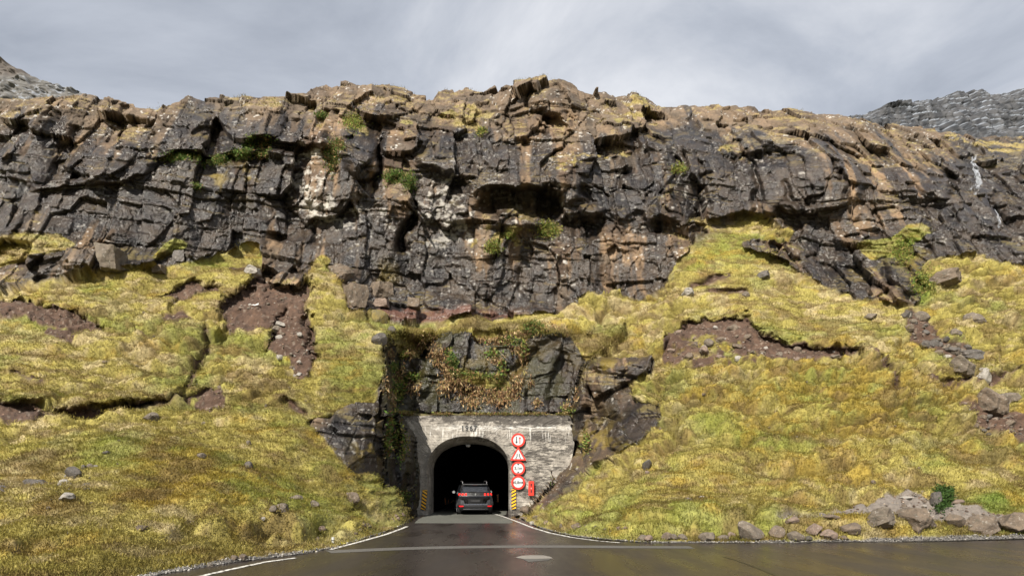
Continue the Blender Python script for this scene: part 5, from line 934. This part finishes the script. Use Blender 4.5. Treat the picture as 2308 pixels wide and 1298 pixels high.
# ---------------------------------------------------------------- waterfall
wm = bpy.data.materials.new('white_water'); wm.use_nodes = True; b = wm.node_tree.nodes['Principled BSDF']; b.inputs['Base Color'].default_value = (.6, .63, .68, 1); b.inputs['Roughness'].default_value = .3; b.inputs['Alpha'].default_value = .6
Vw = []; Fw = []
def thread(pts_, w0, w1, n_, seed):
    r_ = random.Random(seed)
    for t_ in range(n_):
        off = r_.gauss(0, .5); pts2 = smooth(pts_, 2); lo = r_.random()*.7; hi = min(1, lo+.15+.35*r_.random()); m_ = len(pts2); prev = None
        for k in range(int(lo*m_), max(int(hi*m_), int(lo*m_)+3)):
            if k >= m_: break
            x, y = pts2[k]; W_ = w0+(w1-w0)*k/m_; x += off*W_+r_.gauss(0, .8); p_, _n, _k = surf(x, y); p_ = p_+Vector((0, -.06, .03)); ww = .006+.016*r_.random()**2
            i = len(Vw); Vw.extend([(p_.x-ww, p_.y, p_.z), (p_.x+ww, p_.y, p_.z)])
            if prev is not None and abs(Vw[prev][1]-p_.y) < 1.2: Fw.append((prev, prev+1, i+1, i))
            prev = i
thread([(2196, 348), (2192, 365), (2203, 380), (2207, 398), (2212, 405), (2200, 420), (2190, 432)], 5, 9, 30, 1)
thread([(2190, 430), (2188, 445)], 12, 12, 6, 2); thread([(2236, 468), (2246, 480), (2250, 500), (2248, 520)], 5, 5, 12, 3); thread([(2210, 425), (2218, 445)], 4, 4, 6, 4)
me = bpy.data.meshes.new('waterfall'); me.from_pydata(Vw, [], Fw); me.validate(); tag(link('waterfall', me, wm), kind='structure')
# ---------------------------------------------------------------- litter
q_ = surf(765, 1216)[0]; q_.z += .02; o = tag(empty('marker_stub', q_[:]), 'small white stub with a grey band standing in the grass by the left road edge', 'stub')
link('post', disc(.04, -.0, .17, 16), mat('chalk_white', (.42, .42, .40), .6), o).rotation_euler = (math.radians(90), 0, 0); link('band', disc(.042, .07, .095, 16), blkpl, o).rotation_euler = (math.radians(90), 0, 0)
q_ = surf(776, 1219)[0]; q_.z += .02; o = bpy.data.objects.new('yellow_wrapper', bevbox(-.10, .10, -.05, .05, 0, .035, .01)); COL.objects.link(o); o.data.materials.append(mat('yellow_plastic', (.8, .7, .02), .5)); o.location = q_; o.rotation_euler = (0, .1, .4); tag(o, 'crumpled yellow wrapper lying beside the white stub', 'litter')
q_ = surf(579, 698)[0]; o = bpy.data.objects.new('bleached_scrap', prism([[(-.22, -.02), (-.05, .0), (.02, -.015), (.12, .03), (.2, .08), (.17, .02), (.22, .0), (.1, -.03), (.0, -.05), (-.1, -.03)]], -.04, .04)); COL.objects.link(o); o.data.materials.append(mat('bleached_white', (.7, .68, .66), .7)); o.location = q_+Vector((0, -.1, .05)); tag(o, 'white bleached scrap lying in the left soil scar', 'scrap')
# ---------------------------------------------------------------- far mountains
def mountain(name, x0, x1, ridge, base_py, Y0, Y1, seed, snowlab):
    nx, ny = 700, 170; X = np.linspace(x0, x1, nx); top_ = np.interp(X, [r_[0] for r_ in ridge], [r_[1] for r_ in ridge]); V_ = np.linspace(0, 1, ny)
    PXm = np.repeat(X[None], ny, 0); PYm = base_py+(top_-base_py)[None]*V_[:, None]; Ym = Y0+(Y1-Y0)*V_[:, None]+PXm*0
    A = np.c_[((PXm-CX)*Ym/F).ravel(), Ym.ravel(), (CH+(HY-PYm)*Ym/F).ravel()].astype(np.float32); z = A[:, 2]
    if snowlab == 'tiers':
        per = 9.5; zz = z+13*(fbm(A, (60., 90., 60.), seed, 5, .6)-.5)+(A[:, 0]*.06)+16*noise(A*a_(0, 0, 1), 31., seed+6); ph = (zz/per) % 1
        A[:, 1] += (fbm(A, (50., 60., 60.), seed+1, 4)-.5)*50+(fbm(A, (5., 90., 16.), seed+8, 4, .6)-.5)*14+np.where(ph > .8, (ph-.8)*12, 0)
        shelf = sst(.74, .82, ph)*sst(1.0, .90, ph)
        snow = np.clip(shelf*sst(.50, .60, fbm(A, (12., 30., 4.), seed+2, 5, .7)+.03)+.35*sst(.62, .68, fbm(A, (6., 20., 2.), seed+3, 4, .7)), 0, 1)
    else:
        A[:, 1] += (fbm(A, 16., seed+1, 5, .6)-.5)*22; A[:, 2] += (fbm(A, 4., seed+5, 4, .6)-.5)*2.5
        yy = PYm.ravel(); snow = sst(.52, .60, fbm(A, (4., 9., 1.8), seed+2, 6, .75)+.04-.085-.14*sst(182, 165, yy))*sst(165, 185, yy)*.8
    rockc = mixc(a_(.015, .017, .021), a_(.06, .06, .063), sst(.3, .7, fbm(A, (2.5, 20., 9.), seed+4, 5, .6)))
    if snowlab != 'tiers': rockc = mixc(a_(.045, .042, .040), a_(.14, .135, .125), fbm(A, 5., seed+4, 5, .65)); rockc = mixc(rockc, a_(.085, .072, .062), sst(185, 165, PYm.ravel()))
    c = mixc(rockc, a_(.30, .33, .38), snow*.7)
    back = A.reshape(ny, nx, 3)[-1].copy(); back[:, 1] += 120; back[:, 2] -= 90; A = np.r_[A, back]; c = np.r_[c, np.repeat(a_(.12, .12, .12)[None], nx, 0)]; ids_ = np.arange((ny+1)*nx).reshape(ny+1, nx)
    Qm = np.stack([ids_[:-1, :-1], ids_[:-1, 1:], ids_[1:, 1:], ids_[1:, :-1]], -1).reshape(-1, 4); me = npmesh(name, A, Qm); cattr(me, 'col', c); fattr(me, 'rough', np.full(len(A), .9)); return tag(link(name, me, FARM), kind='structure')
FARM = bpy.data.materials.new('far_rock'); FARM.use_nodes = True; _b = FARM.node_tree.nodes['Principled BSDF']; _a = FARM.node_tree.nodes.new('ShaderNodeAttribute'); _a.attribute_name = 'col'; FARM.node_tree.links.new(_a.outputs['Color'], _b.inputs['Base Color']); _b.inputs['Roughness'].default_value = .9
mountain('mountain', -1500, 300, [(-1500, -60), (-420, 60), (-100, 110), (0, 134), (14, 138), (22, 146), (45, 158), (64, 165), (72, 175), (110, 188), (150, 200), (185, 210), (240, 232), (300, 250)], 330, 420, 470, 500, 'scree')
mountain('mountain', 1850, 3600, [(1850, 275), (1925, 260), (1960, 246), (2000, 238), (2050, 234), (2090, 222), (2100, 214), (2130, 206), (2165, 199), (2225, 199), (2240, 208), (2270, 202), (2308, 194), (2450, 180), (2800, 170), (3600, 120)], 420, 600, 700, 600, 'tiers')

# ---------------------------------------------------------------- gravel and crumbs of rock: beyond counting
def pebbles(name, m_, n_, size, colr, seed, cond=None):
    rg = np.random.default_rng(seed); wgt = samp(m_, px, py) if m_ is not None else cond; idx = np.where((wgt > .5) & (px > -60) & (px < 2370) & (py < 1340) & (s > -4))[0]
    if len(idx) == 0: return
    ii = rg.choice(idx, n_); B = P1[ii]+rg.normal(0, .06, (n_, 3)); B[:, 2] = P1[ii][:, 2]+.01; r_ = size*(.35+rg.random(n_)**3*1.6)
    oc = np.array([(1, 0, 0), (0, 1, 0), (-1, 0, 0), (0, -1, 0), (0, 0, 1), (0, 0, -1)], float); A = oc[None]*r_[:, None, None]*(.6+.6*rg.random((n_, 6, 1)))+rg.normal(0, .12, (n_, 6, 3))*r_[:, None, None]
    an = rg.random(n_)*6.28; c_, s_ = np.cos(an)[:, None], np.sin(an)[:, None]; X_ = A[..., 0]*c_-A[..., 1]*s_; Y_ = A[..., 0]*s_+A[..., 1]*c_; A = np.stack([X_, Y_, A[..., 2]*.75], -1)+B[:, None]
    fc = np.array([(0, 1, 4), (1, 2, 4), (2, 3, 4), (3, 0, 4), (1, 0, 5), (2, 1, 5), (3, 2, 5), (0, 3, 5)]); Fc = (np.arange(n_)*6)[:, None, None]+fc[None]
    me = npmesh(name, A.reshape(-1, 3), Fc.reshape(-1, 3), 3); c = np.array(colr, np.float32)[rg.integers(0, len(colr), n_)]*(.6+.8*rg.random(n_))[:, None]; cattr(me, 'col', np.repeat(c, 6, 0)); fattr(me, 'rough', np.full(len(me.vertices), .85)); return tag(link(name, me, FARM), kind='stuff')
PC = [(.16, .12, .09), (.22, .18, .14), (.10, .065, .045), (.16, .10, .07), (.09, .06, .045)]
pebbles('verge_gravel', None, 9000, .022, [(.10, .095, .09), (.2, .19, .175), (.06, .055, .05), (.28, .26, .23)], 1, verge)
pebbles('scree', blur(DI, 2), 5000, .035, PC, 2)
lipx = np.where((cut > .3) & (cut < .95) & (py > 725) & (py < 800) & (px > 875) & (px < 1400))[0]
pk3 = rng.choice(lipx, min(2600, len(lipx))); tag(link('lip_grass', blades('lip_grass', pk3, 8, .15, .009, droop=.8, jitter=.3, seed=9), gmat), kind='stuff')
